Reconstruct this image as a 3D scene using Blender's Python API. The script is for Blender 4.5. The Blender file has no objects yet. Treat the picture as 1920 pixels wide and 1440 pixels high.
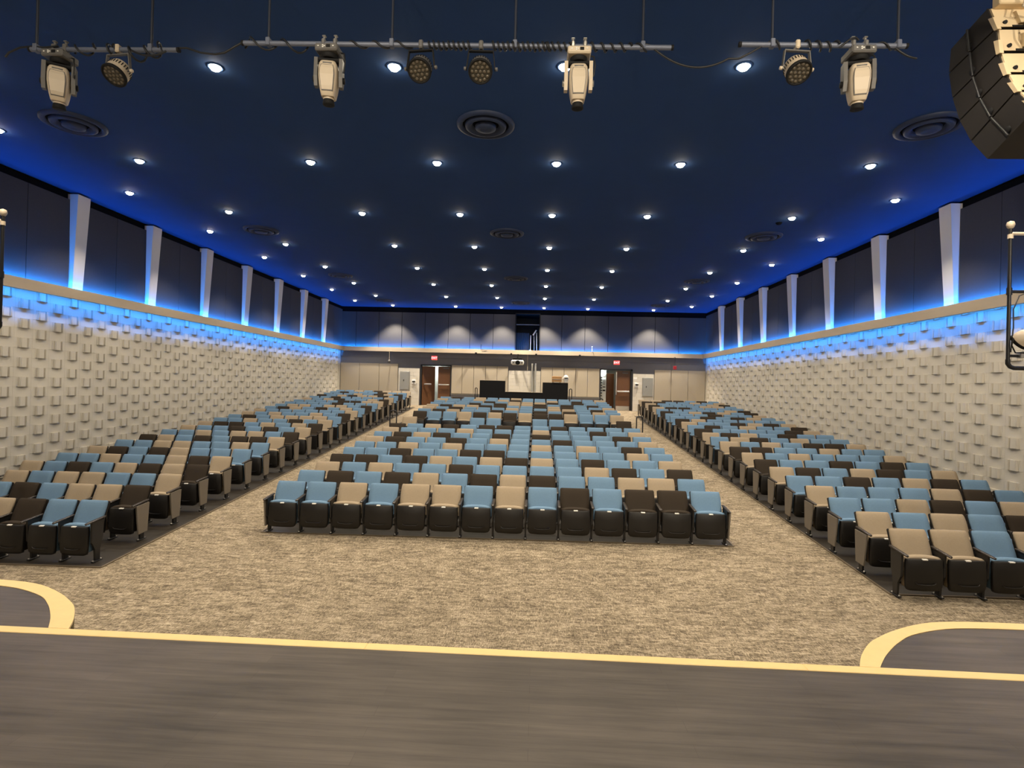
import bpy, math, random
from mathutils import Matrix, Vector

random.seed(7)
SC = bpy.context.scene
COL = SC.collection
PI = math.pi
CZ = 2.73                      # eye height above the front floor

# ------------------------------------------------------------------ camera
YAW, PITCH, ROLL, FPX = 0.046, 0.00501, -0.02564, 1031.657
def cam_matrix():
    cy, sy = math.cos(YAW), math.sin(YAW)
    cp, sp = math.cos(PITCH), math.sin(PITCH)
    cr, sr = math.cos(ROLL), math.sin(ROLL)
    Rz = Matrix(((cy, sy, 0), (-sy, cy, 0), (0, 0, 1)))
    Rx = Matrix(((1, 0, 0), (0, cp, sp), (0, -sp, cp)))
    Ry = Matrix(((cr, 0, -sr), (0, 1, 0), (sr, 0, cr)))
    R = Ry @ Rx @ Rz           # rows: right, forward, up
    right, fwd, up = R[0], R[1], R[2]
    M = Matrix(((right[0], up[0], -fwd[0]), (right[1], up[1], -fwd[1]), (right[2], up[2], -fwd[2]))).to_4x4()
    M.translation = (0, 0, CZ)
    return M
cd = bpy.data.cameras.new('camera')
cam = bpy.data.objects.new('camera', cd)
COL.objects.link(cam)
cam.matrix_world = cam_matrix()
cd.sensor_width = 36.0
cd.lens = FPX / 1920 * 36
cd.clip_start = 0.05
cd.clip_end = 200
SC.camera = cam

# ------------------------------------------------------------------ world, exposure, lamps of the room
w = bpy.data.worlds.new('world'); SC.world = w; w.use_nodes = True
bg = w.node_tree.nodes['Background']
bg.inputs[0].default_value = (0.02, 0.025, 0.04, 1); bg.inputs[1].default_value = 0.3
SC.view_settings.view_transform = 'Standard'
SC.view_settings.look = 'None'
SC.view_settings.gamma = 1
SC.view_settings.exposure = 0.5
SC.view_settings.use_curve_mapping = False

ZC = CZ + 4.141                # ceiling
XL, XR, YB, YF = -10.713, 8.844, 29.44, -5.0
XM = (XL + XR) / 2
WARM = (1.0, 0.86, 0.67)
SPOT_W = 215.0
UP_W, DOWN_W = 430.0, 185.0
BLUE = (0.015, 0.25, 1.0)
COLS6 = (-7.70, -4.37, -1.97, 0.25, 2.51, 5.88)
ROWS6 = [0.96, 4.02, 7.08, 10.15, 13.20, 16.26, 19.36, 22.45, 25.55, 28.62]
ROWSS = [2.8, 5.86, 8.90, 11.92, 14.96, 18.03, 21.1, 24.1, 27.2]
spot_data = bpy.data.lights.new('downlight_lamp', 'SPOT')
spot_data.energy = SPOT_W; spot_data.color = WARM
spot_data.spot_size = math.radians(104); spot_data.spot_blend = 0.55; spot_data.shadow_soft_size = 0.06
spot_rear = spot_data.copy(); spot_rear.energy = SPOT_W * 3.8; spot_rear.spot_size = math.radians(92)
spot_side = spot_data.copy(); spot_side.energy = SPOT_W * 0.82
spot_stage = spot_data.copy(); spot_stage.energy = SPOT_W * 0.8
DOWNLIGHTS = []
for yy in ROWS6:
    for xx in COLS6:
        if yy == 7.08 and xx == -7.70: pass
        DOWNLIGHTS.append((xx, yy, spot_rear if yy > 28 else (spot_stage if yy < 5 else spot_data)))
for yy in ROWSS:
    DOWNLIGHTS.append((-9.25, yy, spot_side)); DOWNLIGHTS.append((7.43, yy, spot_side))
for xx, yy, d in DOWNLIGHTS:
    o = bpy.data.objects.new('downlight_lamp', d); COL.objects.link(o)
    o.location = (xx, yy, ZC - 0.13)
def area(name, loc, rot, sx, sy, e, col, spread=180):
    d = bpy.data.lights.new(name, 'AREA'); d.shape = 'RECTANGLE'; d.size = sx; d.size_y = sy
    d.energy = e; d.color = col; d.spread = math.radians(spread)
    o = bpy.data.objects.new(name, d); COL.objects.link(o); o.location = loc; o.rotation_euler = rot
    return o
ZT, ZB = CZ + 1.955, CZ + 1.73     # ledge top and bottom
LY0, LY1 = 4.0, YB - 0.05
LM, LL = (LY0 + LY1) / 2, (LY1 - LY0)
for s, xw in ((1, XL), (-1, XR)):
    area('led_strip_up', (xw + s * 0.16, LM, ZT - 0.03), (0, PI - s * 0.75, 0), 0.02, LL, UP_W, BLUE)
    area('led_strip_down', (xw + s * 0.20, LM, ZT - 0.075), (0, 0, 0), 0.008, LL, DOWN_W, BLUE, 115)
_t = 0.75
_m = Matrix(((0, 1, 0), (math.cos(_t), 0, -math.sin(_t)), (-math.sin(_t), 0, -math.cos(_t))))
area('led_strip_up', ((XL + XR) / 2, YB - 0.16, ZT - 0.03), _m.to_euler(), 0.02, XR - XL - 0.5, UP_W * 0.85, BLUE)
# work lights over the stage, behind the viewer
for xx in (-3.5, 0.0, 3.5, 6.0):
    o = bpy.data.objects.new('stage_work_lamp', bpy.data.lights.get('stage_work_lamp') or bpy.data.lights.new('stage_work_lamp', 'SPOT'))
    COL.objects.link(o); d = o.data
    d.energy = 750; d.color = (1, 0.86, 0.66); d.spot_size = math.radians(60); d.spot_blend = 0.6; d.shadow_soft_size = 0.12
    o.location = (xx, -2.1, 6.1)
    v = Vector((xx * 0.9, 5.5, 5.6)) - Vector(o.location)
    o.rotation_euler = v.to_track_quat('-Z', 'Y').to_euler()

# ------------------------------------------------------------------ materials
MATS = {}
def new_mat(name):
    m = bpy.data.materials.new(name); m.use_nodes = True; MATS[name] = m
    return m, m.node_tree, m.node_tree.nodes['Principled BSDF']
def pmat(name, col, rough=0.6, metal=0.0, noise=None, bump=0.0, bscale=40.0, spec=0.5, emit=None, estr=0.0):
    """plain procedural material: base colour with a little noise variation and fine bump"""
    m, t, b = new_mat(name)
    b.inputs['Base Color'].default_value = (*col, 1); b.inputs['Roughness'].default_value = rough
    b.inputs['Metallic'].default_value = metal; b.inputs['Specular IOR Level'].default_value = spec
    if emit: b.inputs['Emission Color'].default_value = (*emit, 1); b.inputs['Emission Strength'].default_value = estr
    tc = t.nodes.new('ShaderNodeTexCoord')
    if noise:
        n = t.nodes.new('ShaderNodeTexNoise'); n.inputs['Scale'].default_value = noise[0]; n.inputs['Detail'].default_value = 4
        mp = t.nodes.new('ShaderNodeMapRange'); mp.inputs['To Min'].default_value = 1 - noise[1]; mp.inputs['To Max'].default_value = 1 + noise[1]
        mx = t.nodes.new('ShaderNodeVectorMath'); mx.operation = 'SCALE'; mx.inputs[0].default_value = col
        t.links.new(tc.outputs['Object'], n.inputs['Vector']); t.links.new(n.outputs['Fac'], mp.inputs['Value'])
        t.links.new(mp.outputs[0], mx.inputs['Scale']); t.links.new(mx.outputs[0], b.inputs['Base Color'])
    if bump:
        n2 = t.nodes.new('ShaderNodeTexNoise'); n2.inputs['Scale'].default_value = bscale; n2.inputs['Detail'].default_value = 3
        bp = t.nodes.new('ShaderNodeBump'); bp.inputs['Strength'].default_value = bump; bp.inputs['Distance'].default_value = 0.004
        t.links.new(tc.outputs['Object'], n2.inputs['Vector']); t.links.new(n2.outputs['Fac'], bp.inputs['Height'])
        t.links.new(bp.outputs[0], b.inputs['Normal'])
    return m
fab_blue = pmat('fabric_blue', (0.145, 0.245, 0.365), 0.85, noise=(60, 0.10), bump=0.5, bscale=350, spec=0.2)
fab_tan = pmat('fabric_tan', (0.355, 0.285, 0.200), 0.85, noise=(60, 0.10), bump=0.5, bscale=350, spec=0.2)
fab_dark = pmat('fabric_dark', (0.031, 0.022, 0.014), 0.8, noise=(60, 0.12), bump=0.5, bscale=350, spec=0.25)
plastic = pmat('dark_plastic', (0.0075, 0.006, 0.005), 0.5, noise=(9, 0.15), bump=0.2, bscale=400)
metal_blk = pmat('black_metal', (0.012, 0.012, 0.013), 0.4, noise=(12, 0.1))
arm_mat = pmat('armrest_dark', (0.030, 0.024, 0.020), 0.35, noise=(20, 0.15))
end_tan = pmat('end_panel_beige', (0.185, 0.158, 0.125), 0.7, noise=(30, 0.06), bump=0.2, bscale=300)
plate_mat = pmat('white_plate', (0.85, 0.83, 0.78), 0.35, noise=(20, 0.03))
bolt_mat = pmat('steel', (0.65, 0.62, 0.57), 0.3, 0.9, noise=(20, 0.05))
paint_navy = pmat('ceiling_navy', (0.027, 0.065, 0.185), 0.85, noise=(3, 0.06), bump=0.15, bscale=60, spec=0.15)
paint_vent = pmat('diffuser_navy', (0.014, 0.026, 0.070), 0.6, noise=(6, 0.06))
paint_black = pmat('recess_black', (0.002, 0.003, 0.006), 0.9, noise=(5, 0.1), spec=0.1)
block_w = pmat('block_cream', (0.66, 0.62, 0.54), 0.75, noise=(5, 0.04), bump=0.5, bscale=90, spec=0.2)
block_m = pmat('mortar_cream', (0.52, 0.49, 0.42), 0.9, noise=(8, 0.05), bump=0.4, bscale=120, spec=0.1)
panel_dark = pmat('panel_charcoal', (0.060, 0.060, 0.064), 0.9, noise=(25, 0.08), bump=0.5, bscale=260, spec=0.1)
panel_beige = pmat('panel_beige', (0.46, 0.40, 0.31), 0.85, noise=(20, 0.04), bump=0.3, bscale=260, spec=0.15)
grey_paint = pmat('wall_grey', (0.170, 0.170, 0.185), 0.7, noise=(4, 0.05), bump=0.1, bscale=60, spec=0.25)
white_pil = pmat('pilaster_white', (0.62, 0.60, 0.57), 0.7, noise=(6, 0.03), bump=0.1, bscale=80, spec=0.2)
fascia = pmat('fascia_beige', (0.50, 0.42, 0.32), 0.6, noise=(4, 0.04), spec=0.3)
light_wood = pmat('maple_edge', (0.82, 0.60, 0.27), 0.35, noise=(14, 0.07))
cream = pmat('cream_housing', (0.62, 0.52, 0.39), 0.45, noise=(15, 0.04))
greyh = pmat('grey_housing', (0.13, 0.125, 0.12), 0.5, noise=(15, 0.06))
black = pmat('matte_black', (0.010, 0.010, 0.011), 0.7, noise=(10, 0.1), spec=0.25)
pipe_mat = pmat('pipe_blue_grey', (0.15, 0.17, 0.23), 0.45, 0.2, noise=(30, 0.08))
rod_mat = pmat('rod_dark_navy', (0.026, 0.031, 0.048), 0.5, 0.1, noise=(30, 0.08))
cable_mat = pmat('cable_black', (0.012, 0.013, 0.016), 0.5, noise=(40, 0.1))
lens_mat = pmat('lens_glass', (0.05, 0.045, 0.035), 0.15, noise=(20, 0.1))
led_cell = pmat('led_lens', (0.12, 0.10, 0.075), 0.15, noise=(20, 0.05))
spk_body = pmat('speaker_cabinet_brown', (0.014, 0.011, 0.009), 0.6, noise=(14, 0.15), bump=0.5, bscale=500)
spk_rear = pmat('speaker_rear_cream', (0.70, 0.56, 0.36), 0.5, noise=(9, 0.05))
wood_door = pmat('door_walnut', (0.115, 0.048, 0.018), 0.4, noise=(7, 0.12))
grey_metal = pmat('panel_grey_metal', (0.30, 0.30, 0.28), 0.45, noise=(8, 0.04))
lamp_emit = pmat('lamp_lens', (1, 0.95, 0.85), 0.4, emit=(1.0, 0.86, 0.62), estr=60)
exit_red = pmat('exit_red', (0.8, 0.03, 0.03), 0.4, emit=(1.0, 0.03, 0.03), estr=1.6)
exit_wht = pmat('exit_white', (0.9, 0.85, 0.85), 0.4, emit=(1.0, 0.75, 0.75), estr=1.5)
led_emit = pmat('led_blue', (0.1, 0.4, 1), 0.4, emit=(0.05, 0.35, 1.0), estr=6)
bright_hall = pmat('corridor_white', (0.75, 0.78, 0.74), 0.6, noise=(3, 0.03))
drape_mat = pmat('drape_grey_blue', (0.014, 0.014, 0.016), 0.9, noise=(12, 0.2))
wood_box = pmat('wood_box', (0.50, 0.27, 0.10), 0.5, noise=(12, 0.1))
trim_mat = pmat('edge_trim_bronze', (0.20, 0.16, 0.11), 0.4, 0.4, noise=(30, 0.1))
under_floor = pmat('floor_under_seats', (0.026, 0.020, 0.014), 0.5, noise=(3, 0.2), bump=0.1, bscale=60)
red_mat = pmat('red_plastic', (0.35, 0.02, 0.03), 0.4, noise=(20, 0.05))

def carpet_material():
    m, t, b = new_mat('carpet_tan_weave'); N, L = t.nodes, t.links
    b.inputs['Roughness'].default_value = 0.95; b.inputs['Specular IOR Level'].default_value = 0.1
    tc = N.new('ShaderNodeTexCoord')
    def noise(sx, sy, sc, det=3):
        mp = N.new('ShaderNodeMapping'); mp.inputs['Scale'].default_value = (sx, sy, 1)
        n = N.new('ShaderNodeTexNoise'); n.inputs['Scale'].default_value = sc; n.inputs['Detail'].default_value = det; n.inputs['Roughness'].default_value = 0.7
        L.new(tc.outputs['Object'], mp.inputs['Vector']); L.new(mp.outputs[0], n.inputs['Vector'])
        return n.outputs['Fac']
    def mth(op, a, c):
        q = N.new('ShaderNodeMath'); q.operation = op
        for i, v in enumerate((a, c)):
            if isinstance(v, (int, float)): q.inputs[i].default_value = v
            else: L.new(v, q.inputs[i])
        return q.outputs[0]
    a = noise(1.0, 4.5, 17); c = noise(4.5, 1.0, 17); big = noise(1.2, 2.0, 1.4, 4); fine = noise(1, 1, 160, 2); mid = noise(1.0, 3.0, 5.0, 3)
    s = mth('ADD', mth('MULTIPLY', mth('MAXIMUM', a, c), 0.50), mth('MULTIPLY', big, 0.10))
    s = mth('ADD', s, mth('MULTIPLY', fine, 0.20)); s = mth('ADD', s, mth('MULTIPLY', mid, 0.22))
    r = N.new('ShaderNodeValToRGB'); L.new(s, r.inputs[0])
    e = r.color_ramp.elements
    e[0].position = 0.465; e[0].color = (0.088, 0.070, 0.049, 1)
    e[1].position = 0.61; e[1].color = (0.480, 0.400, 0.290, 1)
    k = r.color_ramp.elements.new(0.535); k.color = (0.240, 0.195, 0.135, 1)
    L.new(r.outputs[0], b.inputs['Base Color'])
    bp = N.new('ShaderNodeBump'); bp.inputs['Strength'].default_value = 0.5; bp.inputs['Distance'].default_value = 0.006
    L.new(s, bp.inputs['Height']); L.new(bp.outputs[0], b.inputs['Normal'])
    return m
carpet = carpet_material()
def stage_material():
    m, t, b = new_mat('stage_boards_black'); N, L = t.nodes, t.links
    tc = N.new('ShaderNodeTexCoord')
    mp = N.new('ShaderNodeMapping'); mp.inputs['Scale'].default_value = (1.0, 14, 1); L.new(tc.outputs['Object'], mp.inputs['Vector'])
    n = N.new('ShaderNodeTexNoise'); n.inputs['Scale'].default_value = 1.7; n.inputs['Detail'].default_value = 6; n.inputs['Roughness'].default_value = 0.65
    L.new(mp.outputs[0], n.inputs['Vector'])
    n2 = N.new('ShaderNodeTexNoise'); n2.inputs['Scale'].default_value = 0.9; n2.inputs['Detail'].default_value = 5; L.new(tc.outputs['Object'], n2.inputs['Vector'])
    # strip boards: tone per strip
    bk = N.new('ShaderNodeTexBrick'); bk.inputs['Scale'].default_value = 1.0
    bk.inputs['Brick Width'].default_value = 1.4; bk.inputs['Row Height'].default_value = 0.082; bk.inputs['Mortar Size'].default_value = 0.0012
    bk.inputs['Color1'].default_value = (0.9, 0.9, 0.9, 1); bk.inputs['Color2'].default_value = (1.08, 1.08, 1.08, 1); bk.inputs['Mortar'].default_value = (0.72, 0.72, 0.72, 1)
    L.new(tc.outputs['Object'], bk.inputs['Vector'])
    mix = N.new('ShaderNodeMath'); mix.operation = 'ADD'; 
    h = N.new('ShaderNodeMath'); h.operation = 'MULTIPLY'; h.inputs[1].default_value = 0.5; L.new(n2.outputs['Fac'], h.inputs[0])
    h2 = N.new('ShaderNodeMath'); h2.operation = 'MULTIPLY'; h2.inputs[1].default_value = 0.5; L.new(n.outputs['Fac'], h2.inputs[0])
    L.new(h.outputs[0], mix.inputs[0]); L.new(h2.outputs[0], mix.inputs[1])
    r = N.new('ShaderNodeValToRGB'); L.new(mix.outputs[0], r.inputs[0])
    e = r.color_ramp.elements; e[0].position = 0.36; e[0].color = (0.046, 0.039, 0.033, 1); e[1].position = 0.66; e[1].color = (0.122, 0.102, 0.085, 1)
    mm = N.new('ShaderNodeMixRGB'); mm.blend_type = 'MULTIPLY'; mm.inputs[0].default_value = 1; L.new(r.outputs[0], mm.inputs[1]); L.new(bk.outputs['Color'], mm.inputs[2])
    L.new(mm.outputs[0], b.inputs['Base Color']); b.inputs['Roughness'].default_value = 0.42; b.inputs['Specular IOR Level'].default_value = 0.4
    bp = N.new('ShaderNodeBump'); bp.inputs['Strength'].default_value = 0.15; bp.inputs['Distance'].default_value = 0.003
    L.new(n.outputs['Fac'], bp.inputs['Height']); L.new(bp.outputs[0], b.inputs['Normal'])
    return m
stage_mat = stage_material()

# ------------------------------------------------------------------ mesh helpers
class MB:
    def __init__(s): s.v = []; s.f = []; s.m = []; s.smooth = []
    def add(s, vs, fs, mi=0, sm=False, M=None):
        k = len(s.v)
        s.v += [tuple(M @ Vector(p)) for p in vs] if M is not None else [tuple(p) for p in vs]
        for f in fs: s.f.append([k + i for i in f]); s.m.append(mi); s.smooth.append(sm)
        return s
    def box(s, x0, x1, y0, y1, z0, z1, mi=0, M=None):
        v = [(x0, y0, z0), (x1, y0, z0), (x1, y1, z0), (x0, y1, z0), (x0, y0, z1), (x1, y0, z1), (x1, y1, z1), (x0, y1, z1)]
        return s.add(v, [(0, 3, 2, 1), (4, 5, 6, 7), (0, 1, 5, 4), (1, 2, 6, 5), (2, 3, 7, 6), (3, 0, 4, 7)], mi, False, M)
    def bbox(s, x0, x1, y0, y1, z0, z1, b=0.01, mi=0, M=None):
        """box with chamfered edges"""
        X, Y, Z = (x0, x1), (y0, y1), (z0, z1)
        vs = []; idx = {}
        for i in (0, 1):
            for j in (0, 1):
                for k in (0, 1):
                    dx, dy, dz = b * (1 - 2 * i), b * (1 - 2 * j), b * (1 - 2 * k)
                    c = (X[i], Y[j], Z[k])
                    for a, p in enumerate(((c[0], c[1] + dy, c[2] + dz), (c[0] + dx, c[1], c[2] + dz), (c[0] + dx, c[1] + dy, c[2]))):
                        idx[(i, j, k, a)] = len(vs); vs.append(p)
        fs = []
        for a in range(3):
            for side in (0, 1):
                o = [q for q in range(3) if q != a]; loop = []
                for u, v_ in ((0, 0), (1, 0), (1, 1), (0, 1)):
                    key = [0, 0, 0]; key[a] = side; key[o[0]] = u; key[o[1]] = v_
                    loop.append(idx[(*key, a)])
                flip = (side == 0) ^ (a == 1)
                fs.append(loop[::-1] if flip else loop)
        for a in range(3):                      # edge along axis a
            o = [q for q in range(3) if q != a]
            for u in (0, 1):
                for v_ in (0, 1):
                    k0 = [0, 0, 0]; k1 = [0, 0, 0]
                    k0[o[0]] = k1[o[0]] = u; k0[o[1]] = k1[o[1]] = v_; k1[a] = 1
                    fs.append([idx[(*k0, o[0])], idx[(*k1, o[0])], idx[(*k1, o[1])], idx[(*k0, o[1])]])
        for i in (0, 1):
            for j in (0, 1):
                for k in (0, 1): fs.append([idx[(i, j, k, a)] for a in range(3)])
        return s.add(vs, fs, mi, False, M)
    def loft(s, rings, mi=0, sm=True, cap=True, closed=True, M=None):
        n = len(rings[0]); vs = [p for r in rings for p in r]; fs = []
        for a in range(len(rings) - 1):
            for i in range(n if closed else n - 1):
                j = (i + 1) % n
                fs.append((a * n + i, a * n + j, (a + 1) * n + j, (a + 1) * n + i))
        s.add(vs, fs, mi, sm, M)
        if cap:
            s.add(rings[0], [tuple(range(n))[::-1]], mi, False, M); s.add(rings[-1], [tuple(range(n))], mi, False, M)
        return s
    def tube(s, path, r, n=8, mi=0, cap=True, M=None):
        P = [Vector(p) for p in path]; rings = []; ref = None
        for i, p in enumerate(P):
            d = (P[min(i + 1, len(P) - 1)] - P[max(i - 1, 0)]).normalized()
            if ref is None: ref = Vector((0, 0, 1)) if abs(d.z) < 0.9 else Vector((1, 0, 0))
            u = d.cross(ref).normalized(); v = u.cross(d).normalized(); ref = v
            rr = r[i] if isinstance(r, (list, tuple)) else r
            rings.append([tuple(p + u * rr * math.cos(2 * PI * k / n) + v * rr * math.sin(2 * PI * k / n)) for k in range(n)])
        return s.loft(rings, mi, True, cap, True, M)
    def lathe(s, prof, n=24, mi=0, M=None, cap=True):
        rings = [[(r * math.cos(2 * PI * k / n), r * math.sin(2 * PI * k / n), z) for k in range(n)] for r, z in prof]
        return s.loft(rings, mi, True, cap, True, M)
    def prism(s, poly, a0, a1, axis='x', mi=0, M=None):
        """extrude a 2D polygon along an axis (poly in the two other axes, in order)"""
        def P(a, q): return (a, q[0], q[1]) if axis == 'x' else ((q[0], a, q[1]) if axis == 'y' else (q[0], q[1], a))
        return s.loft([[P(a0, q) for q in poly], [P(a1, q) for q in poly]], mi, False, True, True, M)
    def mesh(s, name, mats, fix=True):
        me = bpy.data.meshes.new(name); me.from_pydata(s.v, [], s.f)
        for m in mats: me.materials.append(m)
        me.polygons.foreach_set('material_index', s.m); me.polygons.foreach_set('use_smooth', s.smooth)
        if fix:
            import bmesh
            b = bmesh.new(); b.from_mesh(me); bmesh.ops.recalc_face_normals(b, faces=b.faces); b.to_mesh(me); b.free()
        me.update(); return me
def link(name, me, parent=None, loc=(0, 0, 0), rot=(0, 0, 0), **props):
    o = bpy.data.objects.new(name, me); COL.objects.link(o); o.location = loc; o.rotation_euler = rot
    if parent is not None: o.parent = parent
    for k, v in props.items(): o[k] = v
    return o
def part(name, mb, mats, parent=None, loc=(0, 0, 0), rot=(0, 0, 0), **props):
    if not isinstance(mats, (list, tuple)): mats = [mats]
    return link(name, mb.mesh(name, mats), parent, loc, rot, **props)
def thing(name, label, cat, loc=(0, 0, 0), rot=(0, 0, 0), group=None):
    o = bpy.data.objects.new(name, None); COL.objects.link(o); o.location = loc; o.rotation_euler = rot
    o.empty_display_size = 0.1; o['label'] = label; o['category'] = cat
    if group: o['group'] = group
    return o
def tag(o, label, cat, group=None):
    o['label'] = label; o['category'] = cat
    if group: o['group'] = group
    return o
def copy_tree(o, parent=None):
    c = o.copy(); COL.objects.link(c); c.parent = parent
    for ch in list(o.children): copy_tree(ch, c)
    return c
def struct(name, mb, mats, **p): return part(name, mb, mats, kind='structure', **p)

SLOPE, YS = 0.0718, 7.0
def fz(y, x=0.0): return SLOPE * max(0.0, y - YS) + .0085 * (x - 4.8) * min(1.0, max(0.0, (29.4 - y) / 18))

# ------------------------------------------------------------------ floor and ceiling
def floor_grid(mb, y0, y1, xl, xr, dz, th, nx=6):
    ys = [y0 + (y1 - y0) * k / max(1, round((y1 - y0) / 1.0)) for k in range(max(1, round((y1 - y0) / 1.0)) + 1)]
    if y0 < YS < y1: ys = sorted(ys + [YS])
    rings = []
    for y in ys:
        a, b_ = xl(y), xr(y); xs = [a + (b_ - a) * k / nx for k in range(nx + 1)]
        rings.append([(x, y, fz(y, x) + dz) for x in xs] + [(x, y, fz(y, x) + dz - th) for x in reversed(xs)])
    mb.loft(rings, 0, False)
    return mb
mb = floor_grid(MB(), 2.6, 30.9, lambda y: XL - .1, lambda y: XR + .1, 0, .2)
floor = struct('floor', mb, carpet, label='sloping tan carpeted auditorium floor with woven mottled pattern')
GAPW = 0.02
mb = MB().box(XL + GAPW, XR - GAPW, YF, YB - GAPW, ZC, ZC + .15)
ceiling = struct('ceiling', mb, paint_navy, label='flat dark navy painted ceiling')

# dark hard floor under the three seat blocks, each with its thin edge trim
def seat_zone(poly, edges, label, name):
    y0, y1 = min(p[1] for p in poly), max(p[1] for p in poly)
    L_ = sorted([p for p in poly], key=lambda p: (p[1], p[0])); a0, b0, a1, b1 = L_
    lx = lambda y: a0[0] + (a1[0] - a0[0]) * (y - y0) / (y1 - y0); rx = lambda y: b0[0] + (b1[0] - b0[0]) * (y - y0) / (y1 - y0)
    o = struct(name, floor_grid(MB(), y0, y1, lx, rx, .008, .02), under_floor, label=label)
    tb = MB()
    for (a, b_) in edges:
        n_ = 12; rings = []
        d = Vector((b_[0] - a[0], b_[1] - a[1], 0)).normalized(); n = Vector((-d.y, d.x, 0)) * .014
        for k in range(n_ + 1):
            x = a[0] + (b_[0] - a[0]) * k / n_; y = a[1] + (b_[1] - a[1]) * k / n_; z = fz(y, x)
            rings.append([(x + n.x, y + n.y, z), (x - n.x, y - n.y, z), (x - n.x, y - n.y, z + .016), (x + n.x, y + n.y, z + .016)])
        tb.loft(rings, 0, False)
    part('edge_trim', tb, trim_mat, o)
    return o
CL, CR = -4.72, 3.34
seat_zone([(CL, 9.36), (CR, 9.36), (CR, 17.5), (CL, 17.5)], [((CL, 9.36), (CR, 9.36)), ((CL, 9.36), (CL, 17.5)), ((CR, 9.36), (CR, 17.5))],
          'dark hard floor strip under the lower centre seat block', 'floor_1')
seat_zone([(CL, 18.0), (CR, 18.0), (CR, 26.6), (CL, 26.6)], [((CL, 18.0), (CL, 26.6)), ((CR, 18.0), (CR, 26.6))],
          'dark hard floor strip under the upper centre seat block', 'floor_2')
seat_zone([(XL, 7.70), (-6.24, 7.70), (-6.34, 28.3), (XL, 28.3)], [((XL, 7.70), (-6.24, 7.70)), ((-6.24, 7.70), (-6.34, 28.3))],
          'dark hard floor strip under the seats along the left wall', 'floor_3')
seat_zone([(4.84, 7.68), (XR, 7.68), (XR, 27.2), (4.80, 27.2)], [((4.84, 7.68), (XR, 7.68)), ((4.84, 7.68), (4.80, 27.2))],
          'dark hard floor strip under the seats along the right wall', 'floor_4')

# ------------------------------------------------------------------ side walls
C = 0.2032
def tab_mesh():
    """one wall block, 0.41 x 0.20, with its raised ribbed tab; local x = out of the wall, y along, z up"""
    mb = MB()
    g = 0.002; w2, h = 0.2032 - g, C
    mb.add([(0, -w2, g), (0, w2, g), (0, w2, h - g), (0, -w2, h - g), (-.005, -w2 - g, 0), (-.005, w2 + g, 0), (-.005, w2 + g, h), (-.005, -w2 - g, h)],
           [(0, 1, 2, 3), (4, 5, 1, 0), (5, 6, 2, 1), (6, 7, 3, 2), (7, 4, 0, 3)])
    prof = [(-.134, 0), (-.130, .009), (-.103, .009), (-.100, .046), (-.085, .046), (-.082, .002), (-.061, .002), (-.058, .028), (.058, .028), (.061, .002), (.082, .002), (.085, .046), (.100, .046), (.103, .009), (.130, .009), (.134, 0)]
    lo = [(x, y, 0.004) for y, x in prof]; hi = [(x, y, h - .004) for y, x in prof]
    n = len(prof)
    mb.add(lo + hi, [(i, i + 1, n + i + 1, n + i) for i in range(n - 1)] + [tuple(range(n))[::-1], tuple(range(n, 2 * n))])
    return mb
def plain_block(mb, y, z, w2=0.2032):
    g = 0.002; w = w2 - g
    mb.add([(0, y - w, z + g), (0, y + w, z + g), (0, y + w, z + C - g), (0, y - w, z + C - g), (-.005, y - w - g, z), (-.005, y + w + g, z), (-.005, y + w + g, z + C), (-.005, y - w - g, z + C)],
           [(0, 1, 2, 3), (4, 5, 1, 0), (5, 6, 2, 1), (6, 7, 3, 2), (7, 4, 0, 3)])
TAB = tab_mesh(); TAB_ME = TAB.mesh('block', [block_w])
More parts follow.
